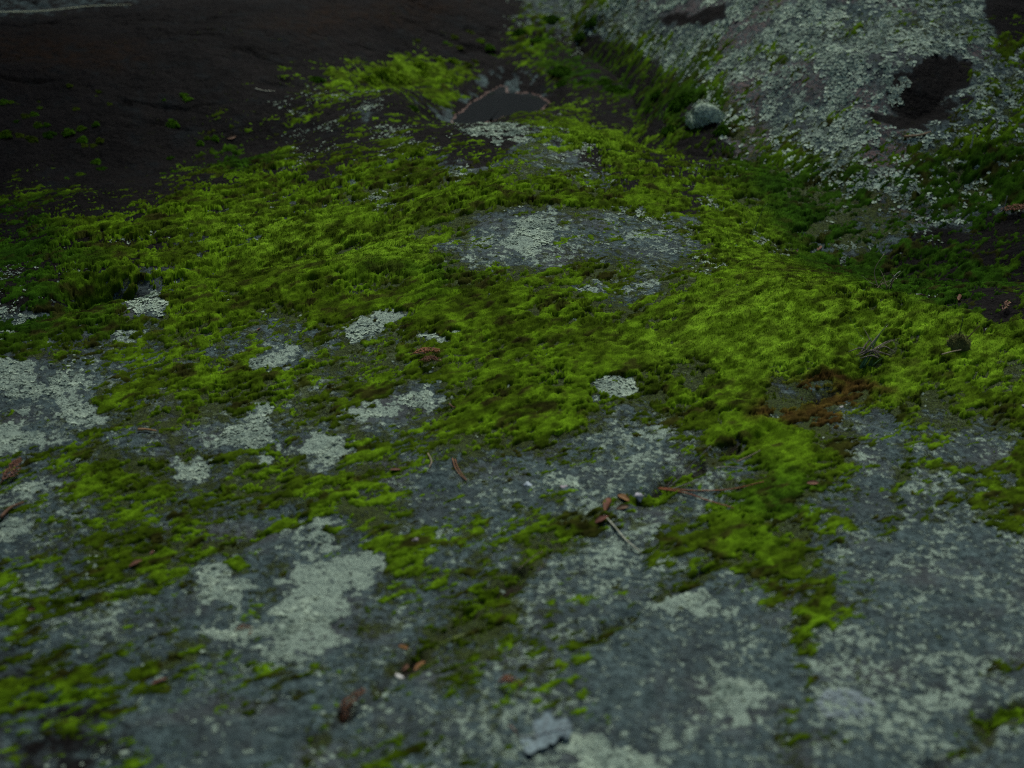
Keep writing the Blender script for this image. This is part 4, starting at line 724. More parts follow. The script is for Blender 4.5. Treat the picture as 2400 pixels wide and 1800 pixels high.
def tint_material(name, rough=.8, spec=.25, grain=0.0, through=0.0):
    k = Nodes(name); c = k.attr('tint', 'Color')
    if grain:
        c = k.mix(k.step(k.noise(420, 4, .6), .3, .7), k.mix(1.0, c, (1 - grain,) * 3, 'MULTIPLY'), k.mix(1.0, c, (1 + grain,) * 3, 'MULTIPLY'))
    m = k.out(c, rough, None, spec)
    if through:
        tr = k.n('ShaderNodeBsdfTranslucent'); k.set(tr.inputs['Color'], c)
        mx = k.n('ShaderNodeMixShader'); mx.inputs[0].default_value = through
        k.t.links.new(k.b.outputs[0], mx.inputs[1]); k.t.links.new(tr.outputs[0], mx.inputs[2])
        k.t.links.new(mx.outputs[0], k.t.nodes['Material Output'].inputs['Surface'])
    return m
def plain(name, col, rough=.7, var=.35, scale=180):
    k = Nodes(name); f = k.noise(scale, 5, .6)
    c = k.mix(k.step(f, .3, .7), tuple(v * (1 - var) for v in col), tuple(v * (1 + var) for v in col))
    return k.out(c, rough, k.bump(f, .5, .0015), .3)
ROCK = rock_material()
MOSS = tint_material('moss', .95, .04, .30, .32)
LICHEN = tint_material('lichen', 1.0, .03, .18, .08)
def water_material():
    k = Nodes('still_water')
    m = k.out((.010, .013, .014), .06, k.bump(k.noise(30, 2), .03, .002), .5); k.b.inputs['IOR'].default_value = 1.33
    return m
_mats = {}
def colour(col, rough=.75):
    if col not in _mats: _mats[col] = plain('dry_plant', col, rough)
    return _mats[col]
# ---------------------------------------------------------------- the sheet of rock
def spread(a, b, n, p): return a + (b - a) * np.linspace(0, 1, n) ** p
ys = [.95]
while ys[-1] < 6.2: ys.append(ys[-1] + DENS_Y * ys[-1] ** 1.25)
ys = np.array(ys); NF = len(ys)
near = .95 - spread(0, 7, 16, 1.6)[1:][::-1]; far = 6.2 + spread(0, 60, 40, 2.2)[1:] + (ys[-1] - 6.2)
NU = COLS
def row_x(y):
    hw = .50 * np.clip(y, .95, 6.3) + .06
    out = spread(0, 60, 16, 2.6)[1:]
    return np.concatenate([-hw - out[::-1], np.linspace(-hw, hw, NU), hw + out])
allys = np.concatenate([near, ys, far])
GX = np.array([row_x(y) for y in allys]); GY = np.repeat(allys[:, None], GX.shape[1], 1)
J0, I0 = len(near), 15
fine = (slice(J0, J0 + NF), slice(I0, I0 + NU))
def quads(nr, nc, keep=None):
    idx = np.arange(nr * nc).reshape(nr, nc)
    q = np.stack([idx[:-1, :-1], idx[:-1, 1:], idx[1:, 1:], idx[1:, :-1]], -1).reshape(-1, 4)
    return q if keep is None else q[keep.reshape(-1)]
def compact(verts, faces, *arrs):
    used = np.zeros(len(verts), bool); used[faces.ravel()] = True
    new = np.cumsum(used) - 1
    return (verts[used], new[faces]) + tuple(a[used] for a in arrs)
GZ = ground_z(GX, GY); BZ = boulder_z(GX, GY)
FX, FY, FG, FB = GX[fine], GY[fine], GZ[fine], BZ[fine]
FT = np.maximum(FG, FB); ONB = FB > FG
dark = smooth(3.4, 6.6, plan(TONE_PLAN, .05, GX, GY) + .8 * (fbm(GX, GY, .12, 3, 71) - .5))
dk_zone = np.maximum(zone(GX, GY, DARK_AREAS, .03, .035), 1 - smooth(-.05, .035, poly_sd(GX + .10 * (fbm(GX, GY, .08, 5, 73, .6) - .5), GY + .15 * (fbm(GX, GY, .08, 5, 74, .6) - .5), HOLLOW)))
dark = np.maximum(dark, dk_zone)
back = smooth(.72, .86, (GY - foot_of_slope(GX)) * .72 + .1 * (fbm(GX, GY, .3, 3, 77) - .5)) * (GX < .3)   # higher band of the slope, skylight on it painted in as paler rock
dark = np.where(GY > 7, 1, dark * (1 - .45 * back))
pale = zone(GX, GY, PALE_ROCK, .06, .05)
patch = smooth(.42, .66, fbm(GX, GY, .13, 4, 72))
lz = np.zeros(GX.shape)
def near_box(x, y, poly, pad=.06):
    p = np.array(poly); return (x > p[:, 0].min() - pad) & (x < p[:, 0].max() + pad) & (y > p[:, 1].min() - pad) & (y < p[:, 1].max() + pad)
LX = GX + .07 * (fbm(GX, GY, .03, 4, 111) - .5); LY = GY + .10 * (fbm(GX, GY, .03, 4, 112) - .5)
for lab, poly in LICHEN_PATCHES:
    b_ = near_box(GX, GY, poly); lz[b_] = np.maximum(lz[b_], 1 - smooth(-.012, .012, poly_sd(LX[b_], LY[b_], poly)))
crust_g = (.36 * lz + .41 + .11 * patch + .04 * pale) * (1 - .9 * dark)
onb = BZ > GZ
pink = zone(GX, GY, PINK_AREAS, .05, .06) + .8 * smooth(.60, .72, fbm(GX, GY, .14, 4, 75)) * onb
crust_b = (.58 - .25 * smooth(.5, .75, fbm(GX, GY, .10, 4, 76))) * (1 - dark) * (1 - .55 * np.clip(pink, 0, 1))
rust = zone(GX, GY, RUST_AREAS, .10, .06)
soil = np.zeros(GX.shape); crackn = np.full(GX.shape, 9.0)
CXW = GX + .02 * (fbm(GX, GY, .06, 2, 41) - .5); CYW = GY + .04 * (fbm(GX, GY, .05, 2, 42) - .5); brk_ = smooth(.40, .60, fbm(GX, GY, .05, 2, 47))
for pts, w, dep in CRACKS:
    if dep > .0062: soil = np.maximum(soil, (1 - smooth(w * .3, w * 1.2, seg_dist(CXW, CYW, pts))) * (.35 + .65 * brk_))
    crackn = np.minimum(crackn, seg_dist(CXW, CYW, pts) / w)
sdp = poly_sd(GX, GY, POOL)
wob = .003 + .004 * fbm(GX, GY, .05, 2, 79)
silt = np.where(np.abs(sdp) < .1, 1 - smooth(.0002, .0009, np.abs(GZ - WL - .0011)), 0)
darkg = np.where((sdp < .12), np.maximum(dark, .75), dark)
wet_streak = (1 - smooth(.02, .22, sdp)) * smooth(.50, .62, fbm(GX * 1.0, GY * .8, .045, 4, 80))
V = np.stack([GX, GY, GZ], -1).reshape(-1, 3)
# ---------------------------------------------------------------- moss carpet
gx_y, gx_x = np.gradient(FT); sx = np.gradient(FX, axis=1); sy = np.gradient(FY, axis=0)
NX = -gx_x / sx; NYv = -(gx_y / sy)
NRM = np.stack([NX, NYv, np.ones(NX.shape)], -1); NRM /= np.linalg.norm(NRM, axis=-1, keepdims=True)
cover = plan(MOSS_PLAN, .025, FX + .03 * (fbm(FX, FY, .04, 2, 81) - .5), FY + .04 * (fbm(FX, FY, .04, 2, 82) - .5)) / 9
cover = np.clip(cover + .09 * (FX < -.45) * (FY > 2.85) * (cover > .02), 0, 1)
u = .86 * FX + .5 * FY; v = -.5 * FX + .86 * FY
f35, c35 = worley(u / 2.0, v * 1.1, .019, 91)
f16, c16 = worley(u / 1.9, v, .0072, 95)
n_ = uniform(.27 * fbm(u / 2.2, v, .032, 3, 83, .6) + .46 * fbm(u / 2.4, v, .0078, 4, 94, .7) + .10 * fbm(u / 1.6, v, .13, 3, 84) + .07 * np.clip(f35, 0, 1) + .10 * np.clip(f16, 0, 1))
sdh = poly_sd(FX, FY, HOLLOW); sdpool = poly_sd(FX, FY, POOL)
cover = np.clip(cover + .30 * np.exp(-(crackn[fine] / 1.3) ** 2) * (cover > .03), 0, 1)
cover = cover * (1 - .5 * zone(FX, FY, PALE_ROCK[:2] + PALE_ROCK[4:5], .04, .05, 67))
m = cover * (1.11 - .13 * smooth(1.9, 2.6, FY) - .30 * smooth(2.7, 3.05, FY) * (1 - smooth(3.40, 3.58, FY)) * (FX < .5)) - .085 + .065 * (1 - smooth(1.7, 2.3, FY)) * (cover > .06) + .09 * smooth(.75, .95, cover) + .05 * (1 - smooth(1.45, 1.8, FY)) * (cover > .08) + .11 * ONB * (cover > .08) + .10 * smooth(3.5, 3.7, FY) * (cover > .15) - n_
m = np.where(sdh < -.01, -.5, m); m = np.where(sdpool < .015, -.5, m)
lich_block = np.zeros(FX.shape)
for lab, poly in LICHEN_PATCHES:
    b_ = near_box(FX, FY, poly); lich_block[b_] = np.maximum(lich_block[b_], 1 - smooth(-.004, .012, poly_sd(LX[fine][b_], LY[fine][b_], poly)))
m = m - .8 * lich_block
film = np.zeros(GX.shape); film[fine] = np.clip(cover * 1.25, 0, 1) * (1 - lich_block) * (1 - .95 * np.clip(dark[fine] * 1.5, 0, 1))
A = dict(film=film, dark=darkg - .55 * wet_streak, crust=np.where(onb, 0, crust_g), pink=np.clip(pink, 0, 1) * .5 * onb, rust=rust, soil=soil, silt=silt)
ground = np_mesh('ground', V, quads(*GX.shape), ROCK, {n: a.ravel() for n, a in A.items()})
tag(link(ground), 'grey granite outcrop sloping up to a dark bare rock face behind', None, None, 'structure')
# the boulder: its own shell, running down under the ground sheet
q = quads(*GX.shape); bz = BZ.ravel(); keep = ((bz - GZ.ravel()) > -.06)[q].all(1) & (np.abs(GY.ravel()[q]).max(1) < 7) & (bz[q].min(1) > -.45)
VB = np.stack([GX, GY, BZ], -1).reshape(-1, 3)
AB = dict(film=film, dark=dark, crust=crust_b, pink=np.clip(pink, 0, 1), rust=rust * 0, soil=soil * 0, silt=silt * 0)
names = list(AB)
res = compact(VB, q[keep], *[AB[n].ravel() for n in names])
boulder = np_mesh('boulder', res[0], res[1], ROCK, dict(zip(names, res[2:])))
tag(link(boulder), 'big pale boulder crusted with lichen, a bare dark hollow in its near side', 'boulder')
pad = smooth(-.01, .30, m) ** .8
thick = smooth(.30, .95, cover) * smooth(.0, .5, m + .1) * (.45 + .55 * smooth(1.5, 3.0, FY))
d35 = np.clip(1 - 1.15 * f35 ** 2, 0, 1); d16 = np.clip(1 - 1.3 * f16 ** 2, 0, 1)
hgt = pad * ((.0010 + .0046 * thick) * (.15 + 1.05 * d35) + (.0011 + .0014 * thick) * d16 + .0010 * fbm(FX, FY, .006, 3, 97)) - .004 * (1 - smooth(0, .06, m))
hgt = hgt + pad * .014 * thick * (fbm(u / 1.5, v, .09, 3, 98) - .4)
MZ = FT + hgt
bright = zone(FX, FY, BRIGHT_MOSS_AND_LIGHT, .10, .08, 61); deep = zone(FX, FY, DEEP_MOSS_AND_SHADE, .08, .06, 63); brown = zone(FX, FY, BROWN_MOSS, .02, .035, 65)
def mixc(a, b, t): return a * (1 - t[..., None]) + np.array(b) * t[..., None]
hue = fbm(FX, FY, .07, 4, 87); spot = fbm(u / 1.8, v, .011, 3, 88)
mc = np.broadcast_to(np.array([.052, .090, .003]), FX.shape + (3,)).copy()
mc = mixc(mc, (.104, .196, .006), smooth(.38, .62, hue + .25 * (c35 - .5)))
mc = mixc(mc, (.158, .280, .014), .9 * bright * smooth(.25, .6, spot + .3 * (c35 - .5)))
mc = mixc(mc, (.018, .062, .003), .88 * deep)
mc = mixc(mc, (.030, .026, .006), .85 * smooth(.56, .74, fbm(u / 2.0, v, .018, 4, 89)) * (1 - .7 * bright))
mc = mixc(mc, (.070, .036, .010), .92 * brown)
mc = mc * (.70 + .60 * c16[..., None]) * (.70 + .60 * smooth(.3, .7, spot)[..., None])
MZf = MZ
keepq = (m.reshape(-1)[quads(NF, NU)] > -.05).any(1)
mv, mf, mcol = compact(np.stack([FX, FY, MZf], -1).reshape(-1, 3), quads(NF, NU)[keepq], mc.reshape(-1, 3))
# shoots: small leafy points standing all over the pads
mi = np.flatnonzero((m > .02).ravel())
def moss_normals():
    a, b = np.gradient(MZ); nn = np.stack([-b / sx, -a / sy, np.ones(MZ.shape)], -1)
    return (nn / np.linalg.norm(nn, axis=-1, keepdims=True)).reshape(-1, 3)
MN = moss_normals()
def shoots(pos, nrm, col, size, rs):
    n = len(pos)
    t = rs.normal(size=(n, 3)); axis = nrm + .75 * t / np.linalg.norm(t, axis=1, keepdims=True); axis /= np.linalg.norm(axis, axis=1, keepdims=True)
    side = np.cross(axis, rs.normal(size=(n, 3))); side /= np.linalg.norm(side, axis=1, keepdims=True) + 1e-9
    L = size * (.6 + .8 * rs.rand(n)); W = L * (.24 + .16 * rs.rand(n))
    a = pos - side * W[:, None] - axis * .001; b = pos + side * W[:, None] - axis * .001; c = pos + axis * L[:, None]
    vv = np.stack([a, b, c], 1).reshape(-1, 3); ff = np.arange(3 * n).reshape(n, 3)
    k = (.75 + .6 * rs.rand(n))[:, None]
    tip = col * k * np.array([1.25, 1.2, 1.3]); base = col * k * .85
    cc = np.stack([base, base, tip], 1).reshape(-1, 3)
    return vv, ff, cc
reps = mi[R.rand(len(mi)) < .85]; reps = np.concatenate([reps, mi[R.rand(len(mi)) < .5]])
jit = R.uniform(-.5, .5, (len(reps), 2))
ps = np.stack([FX.ravel()[reps], FY.ravel()[reps], MZ.ravel()[reps]], -1)
dx_, dy_ = sx.ravel()[reps] * jit[:, 0] * 1.6, sy.ravel()[reps] * jit[:, 1] * 1.6
ps[:, 2] += (-MN[reps, 0] * dx_ - MN[reps, 1] * dy_) / np.maximum(MN[reps, 2], .3); ps[:, 0] += dx_; ps[:, 1] += dy_
size = (.0009 + .0006 * thick.ravel()[reps] + .0007 * bright.ravel()[reps]) * np.clip(FY.ravel()[reps] / 2.2, .8, 1.5)
sv, sf, sc = shoots(ps, MN[reps], mc.reshape(-1, 3)[reps], size, R)
mt = np.concatenate([mf[:, [0, 1, 2]], mf[:, [0, 2, 3]]])
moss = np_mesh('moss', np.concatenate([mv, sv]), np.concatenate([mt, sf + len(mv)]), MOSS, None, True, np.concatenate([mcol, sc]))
tag(link(moss), 'bright green cushiony moss carpet over the grey rock', None, None, 'stuff')
# ---------------------------------------------------------------- lichen
CELL = np.abs(sx * sy) / NRM[..., 2]
LTONE = smooth(.30, .68, .6 * fbm(FX, FY, .035, 4, 121, .6) + .4 * fbm(FX, FY, .012, 3, 122))
def flakes(prob, size, rs, cols, lift=.0008, ruffle=.26):
    """leafy lobes lying on the rock; prob = lobes per square metre at each grid vertex"""
    n = rs.poisson(np.clip(prob * CELL, 0, 12)).ravel(); i = np.repeat(np.arange(n.size), n)
    if len(i) == 0: i = np.array([0])
    k = len(i); j = rs.uniform(-.5, .5, (k, 2))
    nn = NRM.reshape(-1, 3)[i]
    p = np.stack([FX.ravel()[i], FY.ravel()[i], FT.ravel()[i]], -1)
    dx, dy = sx.ravel()[i] * j[:, 0], sy.ravel()[i] * j[:, 1]
    p[:, 2] += (-nn[:, 0] * dx - nn[:, 1] * dy) / nn[:, 2]; p[:, 0] += dx; p[:, 1] += dy
    t = rs.normal(size=(k, 3)); ax = nn + ruffle * t / np.linalg.norm(t, axis=1, keepdims=True); ax /= np.linalg.norm(ax, axis=1, keepdims=True)
    s1 = np.cross(ax, rs.normal(size=(k, 3))); s1 /= np.linalg.norm(s1, axis=1, keepdims=True); s2 = np.cross(ax, s1)
    sz = size * np.exp(.45 * rs.normal(size=k))
    p = p + nn * (lift * (.3 + 1.4 * rs.rand(k)))[:, None]
    vs = [p - ax * (sz * .12)[:, None]]
    K = 6
    for q_ in range(K):
        a = 2 * math.pi * q_ / K; r = sz * (.55 + .75 * rs.rand(k)) * .5
        vs.append(p + s1 * (r * math.cos(a))[:, None] + s2 * (r * math.sin(a))[:, None] + ax * (sz * .22 * (rs.rand(k) - .3))[:, None])
    vv = np.stack(vs, 1).reshape(-1, 3)
    b = np.arange(k) * (K + 1)
    ff = np.concatenate([np.stack([b, b + 1 + q_, b + 1 + (q_ + 1) % K], -1) for q_ in range(K)])
    tone = np.clip(LTONE.ravel()[i] + .16 * rs.normal(size=k), 0, 1)[:, None]
    cc = (np.array(cols[0]) * (1 - tone) + np.array(cols[1]) * tone) * (.92 + .16 * rs.rand(k))[:, None]
    return vv, ff, np.repeat(cc, K + 1, 0)
LC = ((.19, .25, .195), (.57, .68, .51))
free = 1 - smooth(-.02, .06, m)
fdark = dark[fine]; fpink = np.clip(pink[fine], 0, 1)
ln = uniform(.6 * fbm(FX, FY, .05, 5, 101, .65) + .4 * fbm(FX, FY, .018, 3, 102))
lnb = uniform(.40 * fbm(FX, FY, .05, 3, 131) + .60 * fbm(FX, FY, .014, 4, 132, .68))
bcov = smooth(.0, .14, .64 - lnb - .35 * fpink) * (1 - smooth(.3, .55, fdark)) * free * ONB
bl = flakes(90000 * bcov, .0044, R, LC, .0010)
lich_b = np_mesh('lichen_crust', bl[0], bl[1], LICHEN, None, False, bl[2]); link(lich_b, boulder)
lich_b['kind'] = 'stuff'
# thin scattered lichen on the open rock
tone_f = plan(TONE_PLAN, .05, FX, FY)
gl = np.where(tone_f > 3.6, smooth(.42, .62, fbm(FX, FY, .09, 4, 103)) * smooth(7.9, 5.0, tone_f) * .9, .16 * smooth(.60, .75, fbm(FX, FY, .06, 4, 104)))
gl = gl * (.08 + .85 * smooth(1.7, 2.4, FY))
gl = gl * free * (~ONB) * (sdpool > .12) * (1 - dk_zone[fine])
g2 = flakes(80000 * gl * smooth(.40, .6, ln), .0036, R, ((.14, .19, .15), (.36, .44, .33)), .0005)
lich_g = np_mesh('lichen', g2[0], g2[1], LICHEN, None, False, g2[2])
tag(link(lich_g), 'thin pale lichen flecks scattered over the grey granite', None, None, 'stuff')
for lab, poly in LICHEN_PATCHES:
    P_ = np.array(poly); x0, y0 = P_.min(0) - .05; x1, y1 = P_.max(0) + .05
    box = (FX > x0) & (FX < x1) & (FY > y0) & (FY < y1)
    pr = np.zeros(FX.shape)
    bx, by = FX[box], FY[box]
    sd = poly_sd(bx + .07 * (fbm(bx, by, .03, 4, 111) - .5), by + .10 * (fbm(bx, by, .03, 4, 112) - .5), poly)
    blurred = 'blotch' in lab or 'faint' in lab or 'broken' in lab or 'right of' in lab or 'grey middle' in lab
    holes = uniform(fbm(bx, by, .016, 4, 113, .65)) if bx.size > 2000 else fbm(bx, by, .016, 4, 113, .65)
    pr[box] = (1 - smooth(-.008, .004, sd)) * smooth(.0, .12, holes - (.55 if blurred else .26))
    disc = 'disc in the lower' in lab
    k_ = flakes(190000 * pr, .0034 if not disc else .0042, R, ((.17, .225, .18), (.44, .53, .40)) if not disc else ((.17, .215, .215), (.25, .30, .30)), .0007 if not disc else .0004, .28 if not disc else .02)
    vv, ff, cc = k_
    cells = {}
    for q_, c_ in enumerate(np.floor(vv[::7, :2] / .004).astype(int)): cells.setdefault(tuple(c_), []).append(q_)
    seen, best = set(), []
    for c0 in cells:                                                # keep the one connected patch
        if c0 in seen: continue
        stack, comp = [c0], []; seen.add(c0)
        while stack:
            c_ = stack.pop(); comp += cells[c_]
            for dx_ in (-1, 0, 1):
                for dy_ in (-1, 0, 1):
                    c2 = (c_[0] + dx_, c_[1] + dy_)
                    if c2 in cells and c2 not in seen: seen.add(c2); stack.append(c2)
        if len(comp) > len(best): best = comp
    ok_ = np.zeros(len(vv) // 7, bool); ok_[best] = True
    vv, ff, cc = compact(vv, ff[ok_[ff[:, 0] // 7]], cc)
    org = vv.mean(0); o = np_mesh('lichen_patch', vv - org, ff, LICHEN, None, False, cc); o.location = org
    tag(link(o), lab, 'lichen', 'pale lichen patches on rock and moss')
# ---------------------------------------------------------------- water in the hollow
cx = sum(p[0] for p in POOL) / len(POOL); cy = sum(p[1] for p in POOL) / len(POOL)
PW = [(cx + (x - cx) * 1.25, cy + (y - cy) * 1.3) for x, y in POOL]
water = np_mesh('water', np.array([(cx, cy, WL)] + [(x, y, WL) for x, y in PW]), np.array([(0, 1 + (k + 1) % len(PW), 1 + k) for k in range(len(PW))])[:, ::-1], water_material(), None, False)
tag(link(water), 'small dark rain puddle in a hollow of the rock', None, None, 'structure')
def height(x, y):
    return float(top_z(np.array([x]), np.array([y]))[0])
FTf = MZ
def surf(x, y):
    """top of rock or moss under a point"""
    j = int(np.clip(np.searchsorted(ys, y), 1, NF - 1)); hw = .50 * ys[j] + .06
    i = int(np.clip(round((x + hw) / (2 * hw) * (NU - 1)), 0, NU - 1))
    return float(max(MZ[j, i], FT[j, i])), Vector(NRM[j, i])
# ---------------------------------------------------------------- small solids
def tube(pts, r0, r1, n=6, flat=1.0):
    """tapered tube through points, closed ends -> verts, faces"""
    P_ = [Vector(p) for p in pts]; vs, fs = [], []
    for k, p in enumerate(P_):
        d = (P_[min(k + 1, len(P_) - 1)] - P_[max(k - 1, 0)]).normalized()
        a = d.cross(Vector((0, 0, 1)));  a = a.normalized() if a.length > 1e-4 else Vector((1, 0, 0)); b = d.cross(a)
        r = r0 + (r1 - r0) * k / (len(P_) - 1)
        for q_ in range(n):
            t = 2 * math.pi * q_ / n; vs.append(p + a * (r * math.cos(t)) + b * (r * flat * math.sin(t)))
    for k in range(len(P_) - 1):
        for q_ in range(n):
            fs.append((k * n + q_, k * n + (q_ + 1) % n, (k + 1) * n + (q_ + 1) % n, (k + 1) * n + q_))
    fs.append(tuple(range(n))[::-1]); fs.append(tuple(range((len(P_) - 1) * n, len(P_) * n)))
    return vs, fs
def bezier(pts, n=12):
    P_ = [Vector(p) for p in pts]
    if len(P_) < 3: return [P_[0].lerp(P_[-1], k / n) for k in range(n + 1)]
    out = []
    ext = [2 * P_[0] - P_[1]] + P_ + [2 * P_[-1] - P_[-2]]
    for s in range(len(P_) - 1):
        a, b, c, d = ext[s:s + 4]
        for k in range(n // (len(P_) - 1) + 1):
            t = k / (n // (len(P_) - 1) + 1)
            out.append(.5 * ((2 * b) + (c - a) * t + (2 * a - 5 * b + 4 * c - d) * t * t + (3 * b - a - 3 * c + d) * t ** 3))
    out.append(P_[-1]); return out
def pymesh(name, vs, fs, material, smooth_shade=True):
    me = bpy.data.meshes.new(name); me.from_pydata([tuple(v) for v in vs], [], fs); me.update()
    if smooth_shade:
        for p in me.polygons: p.use_smooth = True
    me.materials.append(material)
    return bpy.data.objects.new(name, me)
def merge(parts):
    vs, fs = [], []
    for a, b in parts:
        o = len(vs); vs += list(a); fs += [tuple(i + o for i in f) for f in b]
    return vs, fs
for nm, cat, grp, lab, pts, r, col in STRANDS:
    P3 = [Vector((x, y, surf(x, y)[0] + h + r * .6 + (.020 if 'top of the dark slope' in lab else .0))) for x, y, h in pts]
    o0 = P3[0].copy()
    path = bezier([p - o0 for p in P3], 14)
    wide = 2.2 if nm == 'blade_of_grass' else (1.5 if r > .002 and nm == 'straw' else 1.0)
    if wide > 1: vs, fs = tube(path, r * 1.1, r * .35, 6, 1 / wide)
    else: vs, fs = tube(path, r, r * .55, 6)
    o = pymesh(nm, vs, fs, colour(col)); o.location = o0
    tag(link(o), lab, cat, grp)
# cedar sprigs: a flat spray of scale-leaved branchlets
def sprig_mesh(L, seed):
    rs = random.Random(seed); parts = []
    stem = [Vector((L * t, L * .10 * math.sin(2.2 * t + seed), .004 + .006 * math.sin(3 * t))) for t in [k / 8 for k in range(9)]]
    stems = tube(stem, L * .018, L * .010, 6)
    for k in range(1, 9):
        for s in (-1, 1):
            if rs.random() < .12: continue
            p = stem[min(k, 8)]; bl = L * (.46 - .035 * k) * rs.uniform(.8, 1.15); a = s * rs.uniform(.55, .8)
            path = []
            for t in range(6):
                f = t / 5; ang = a * (1 - .45 * f)
                path.append(p + Vector((bl * f * math.cos(ang), bl * f * math.sin(ang), .003 * math.sin(math.pi * f) + rs.uniform(-.001, .001))))
            parts.append(tube(path, L * .026, L * .012, 6, .45))
            for t in (2, 3, 4):
                for s2 in (-1, 1):
                    q_ = path[t]; d = (path[t + 1] - path[t - 1]).normalized(); n_2 = Vector((-d.y, d.x, 0)) * s2
                    e = q_ + (d * .8 + n_2 * .7) * bl * .22
                    parts.append(tube([q_, q_.lerp(e, .5) + Vector((0, 0, .001)), e], L * .020, L * .010, 5, .45))
    return stems, merge(parts)
SPC = [(.26, .105, .045), (.17, .075, .04), (.22, .095, .055), (.25, .11, .055), (.20, .085, .04), (.26, .10, .05), (.24, .105, .045), (.28, .15, .09)]
for k, (x, y, L, a, lab) in enumerate(SPRIGS):
    z, n_v = surf(x, y)
    root = bpy.data.objects.new('cedar_sprig', None); link(root); root.empty_display_size = .01
    stems, leaves = sprig_mesh(L, k + 3)
    link(pymesh('stem', *stems, colour(tuple(v * .7 for v in SPC[k]))), root)
    link(pymesh('leaf_spray', *leaves, colour(SPC[k])), root)
    rot = Vector((0, 0, 1)).rotation_difference(n_v).to_matrix().to_4x4() @ Matrix.Rotation(a, 4, 'Z') @ Matrix.Translation((-L * .5, 0, 0))
    root.matrix_world = Matrix.Translation((x, y, z + .002)) @ rot
    tag(root, lab, 'cedar sprig', 'fallen cedar sprigs')
# leaf scraps, pebbles, the oak leaf, the knob of stone
def curled_leaf(L, seed):
    rs = random.Random(seed); nu, nv = 8, 6; vs, fs = [], []
    curl = rs.uniform(.8, 2.0)
    for side in (0, 1):
        for i in range(nu + 1):
            t = i / nu; w = L * .21 * math.sin(math.pi * (t * .94 + .03)) ** .7 * rs.uniform(.85, 1.15)
            for j in range(nv + 1):
                s = j / nv * 2 - 1; y = w * s
                z = .25 * L * (abs(s) ** 2) * curl * .16 + .10 * L * math.sin(2.6 * t) - side * L * .02
                vs.append((L * (t - .5), y, z))
    n1 = (nu + 1) * (nv + 1)
    for i in range(nu):
        for j in range(nv):
            a = i * (nv + 1) + j; f = (a, a + nv + 1, a + nv + 2, a + 1)
            fs.append(f); fs.append(tuple(n1 + v_ for v_ in f[::-1]))
    def rim(a, b): fs.append((a, b, n1 + b, n1 + a))
    for i in range(nu): rim(i * (nv + 1), (i + 1) * (nv + 1)); rim((i + 1) * (nv + 1) + nv, i * (nv + 1) + nv)
    for j in range(nv): rim(j + 1, j); rim(nu * (nv + 1) + j, nu * (nv + 1) + j + 1)
    return vs, fs
def pebble_mesh(w, seed, flat=.62, n=14, m_=10, rough_=.22):
    vs, fs = [], []
    o = seed * 3.1
    for i in range(m_ + 1):
        th = math.pi * i / m_
        for j in range(n):
            ph = 2 * math.pi * j / n; d = Vector((math.sin(th) * math.cos(ph), math.sin(th) * math.sin(ph), math.cos(th)))
            k = 1 + rough_ * (math.sin(d.x * 2.7 + o) * math.cos(d.y * 2.1 + o * 1.7) + .5 * math.sin(d.z * 4 + d.x * 3 + o))
            vs.append(Vector((d.x * w * .5 * k, d.y * w * .42 * k, d.z * w * .5 * flat * k)))
    for i in range(m_):
        for j in range(n):
            fs.append((i * n + j, (i + 1) * n + j, (i + 1) * n + (j + 1) % n, i * n + (j + 1) % n))
    return vs, fs
OAK = [(-0.5, 0.037), (-0.348, 0.052), (-0.297, -0.047), (-0.21, 0.037), (-0.246, 0.271), (-0.08, 0.309), (0.014, 0.439), (0.109, 0.402), (0.174, 0.196), (0.319, 0.224), (0.449, 0.215), (0.496, 0.075), (0.481, -0.094), (0.391, -0.206), (0.312, -0.15), (0.254, -0.09), (0.203, -0.187), (0.13, -0.247), (0.051, -0.183), (0.014, -0.281), (-0.159, -0.299), (-0.275, -0.411), (-0.362, -0.374), (-0.449, -0.168)]
def oak_leaf(L):
    me_v, me_f = [], []
    def zc(x, y): return L * (.10 * (x ** 2) + .22 * y * y + .03 * math.sin(5 * x) + .02 * math.sin(8 * y + 3 * x))
    rings = 7; n = len(OAK)
    for side in (0, 1):
        for r in range(1, rings + 1):
            for x, y in OAK:
                f = r / rings; X, Y = x * f, y * f
                me_v.append((L * X, L * Y * 1.25, zc(X, Y) - side * .0006))
        me_v.append((0, 0, zc(0, 0) - side * .0006))
    N1 = rings * n + 1
    for side in (0, 1):
        b = side * N1
        for r in range(rings - 1):
            for j in range(n):
                f = (b + r * n + j, b + r * n + (j + 1) % n, b + (r + 1) * n + (j + 1) % n, b + (r + 1) * n + j)
                me_f.append(f if side else f[::-1])
        for j in range(n):
            f = (b + rings * n, b + j, b + (j + 1) % n); me_f.append(f[::-1] if side else f)
    for j in range(n):
        a = (rings - 1) * n
        me_f.append((a + j, a + (j + 1) % n, N1 + a + (j + 1) % n, N1 + a + j))
    return me_v, me_f, zc
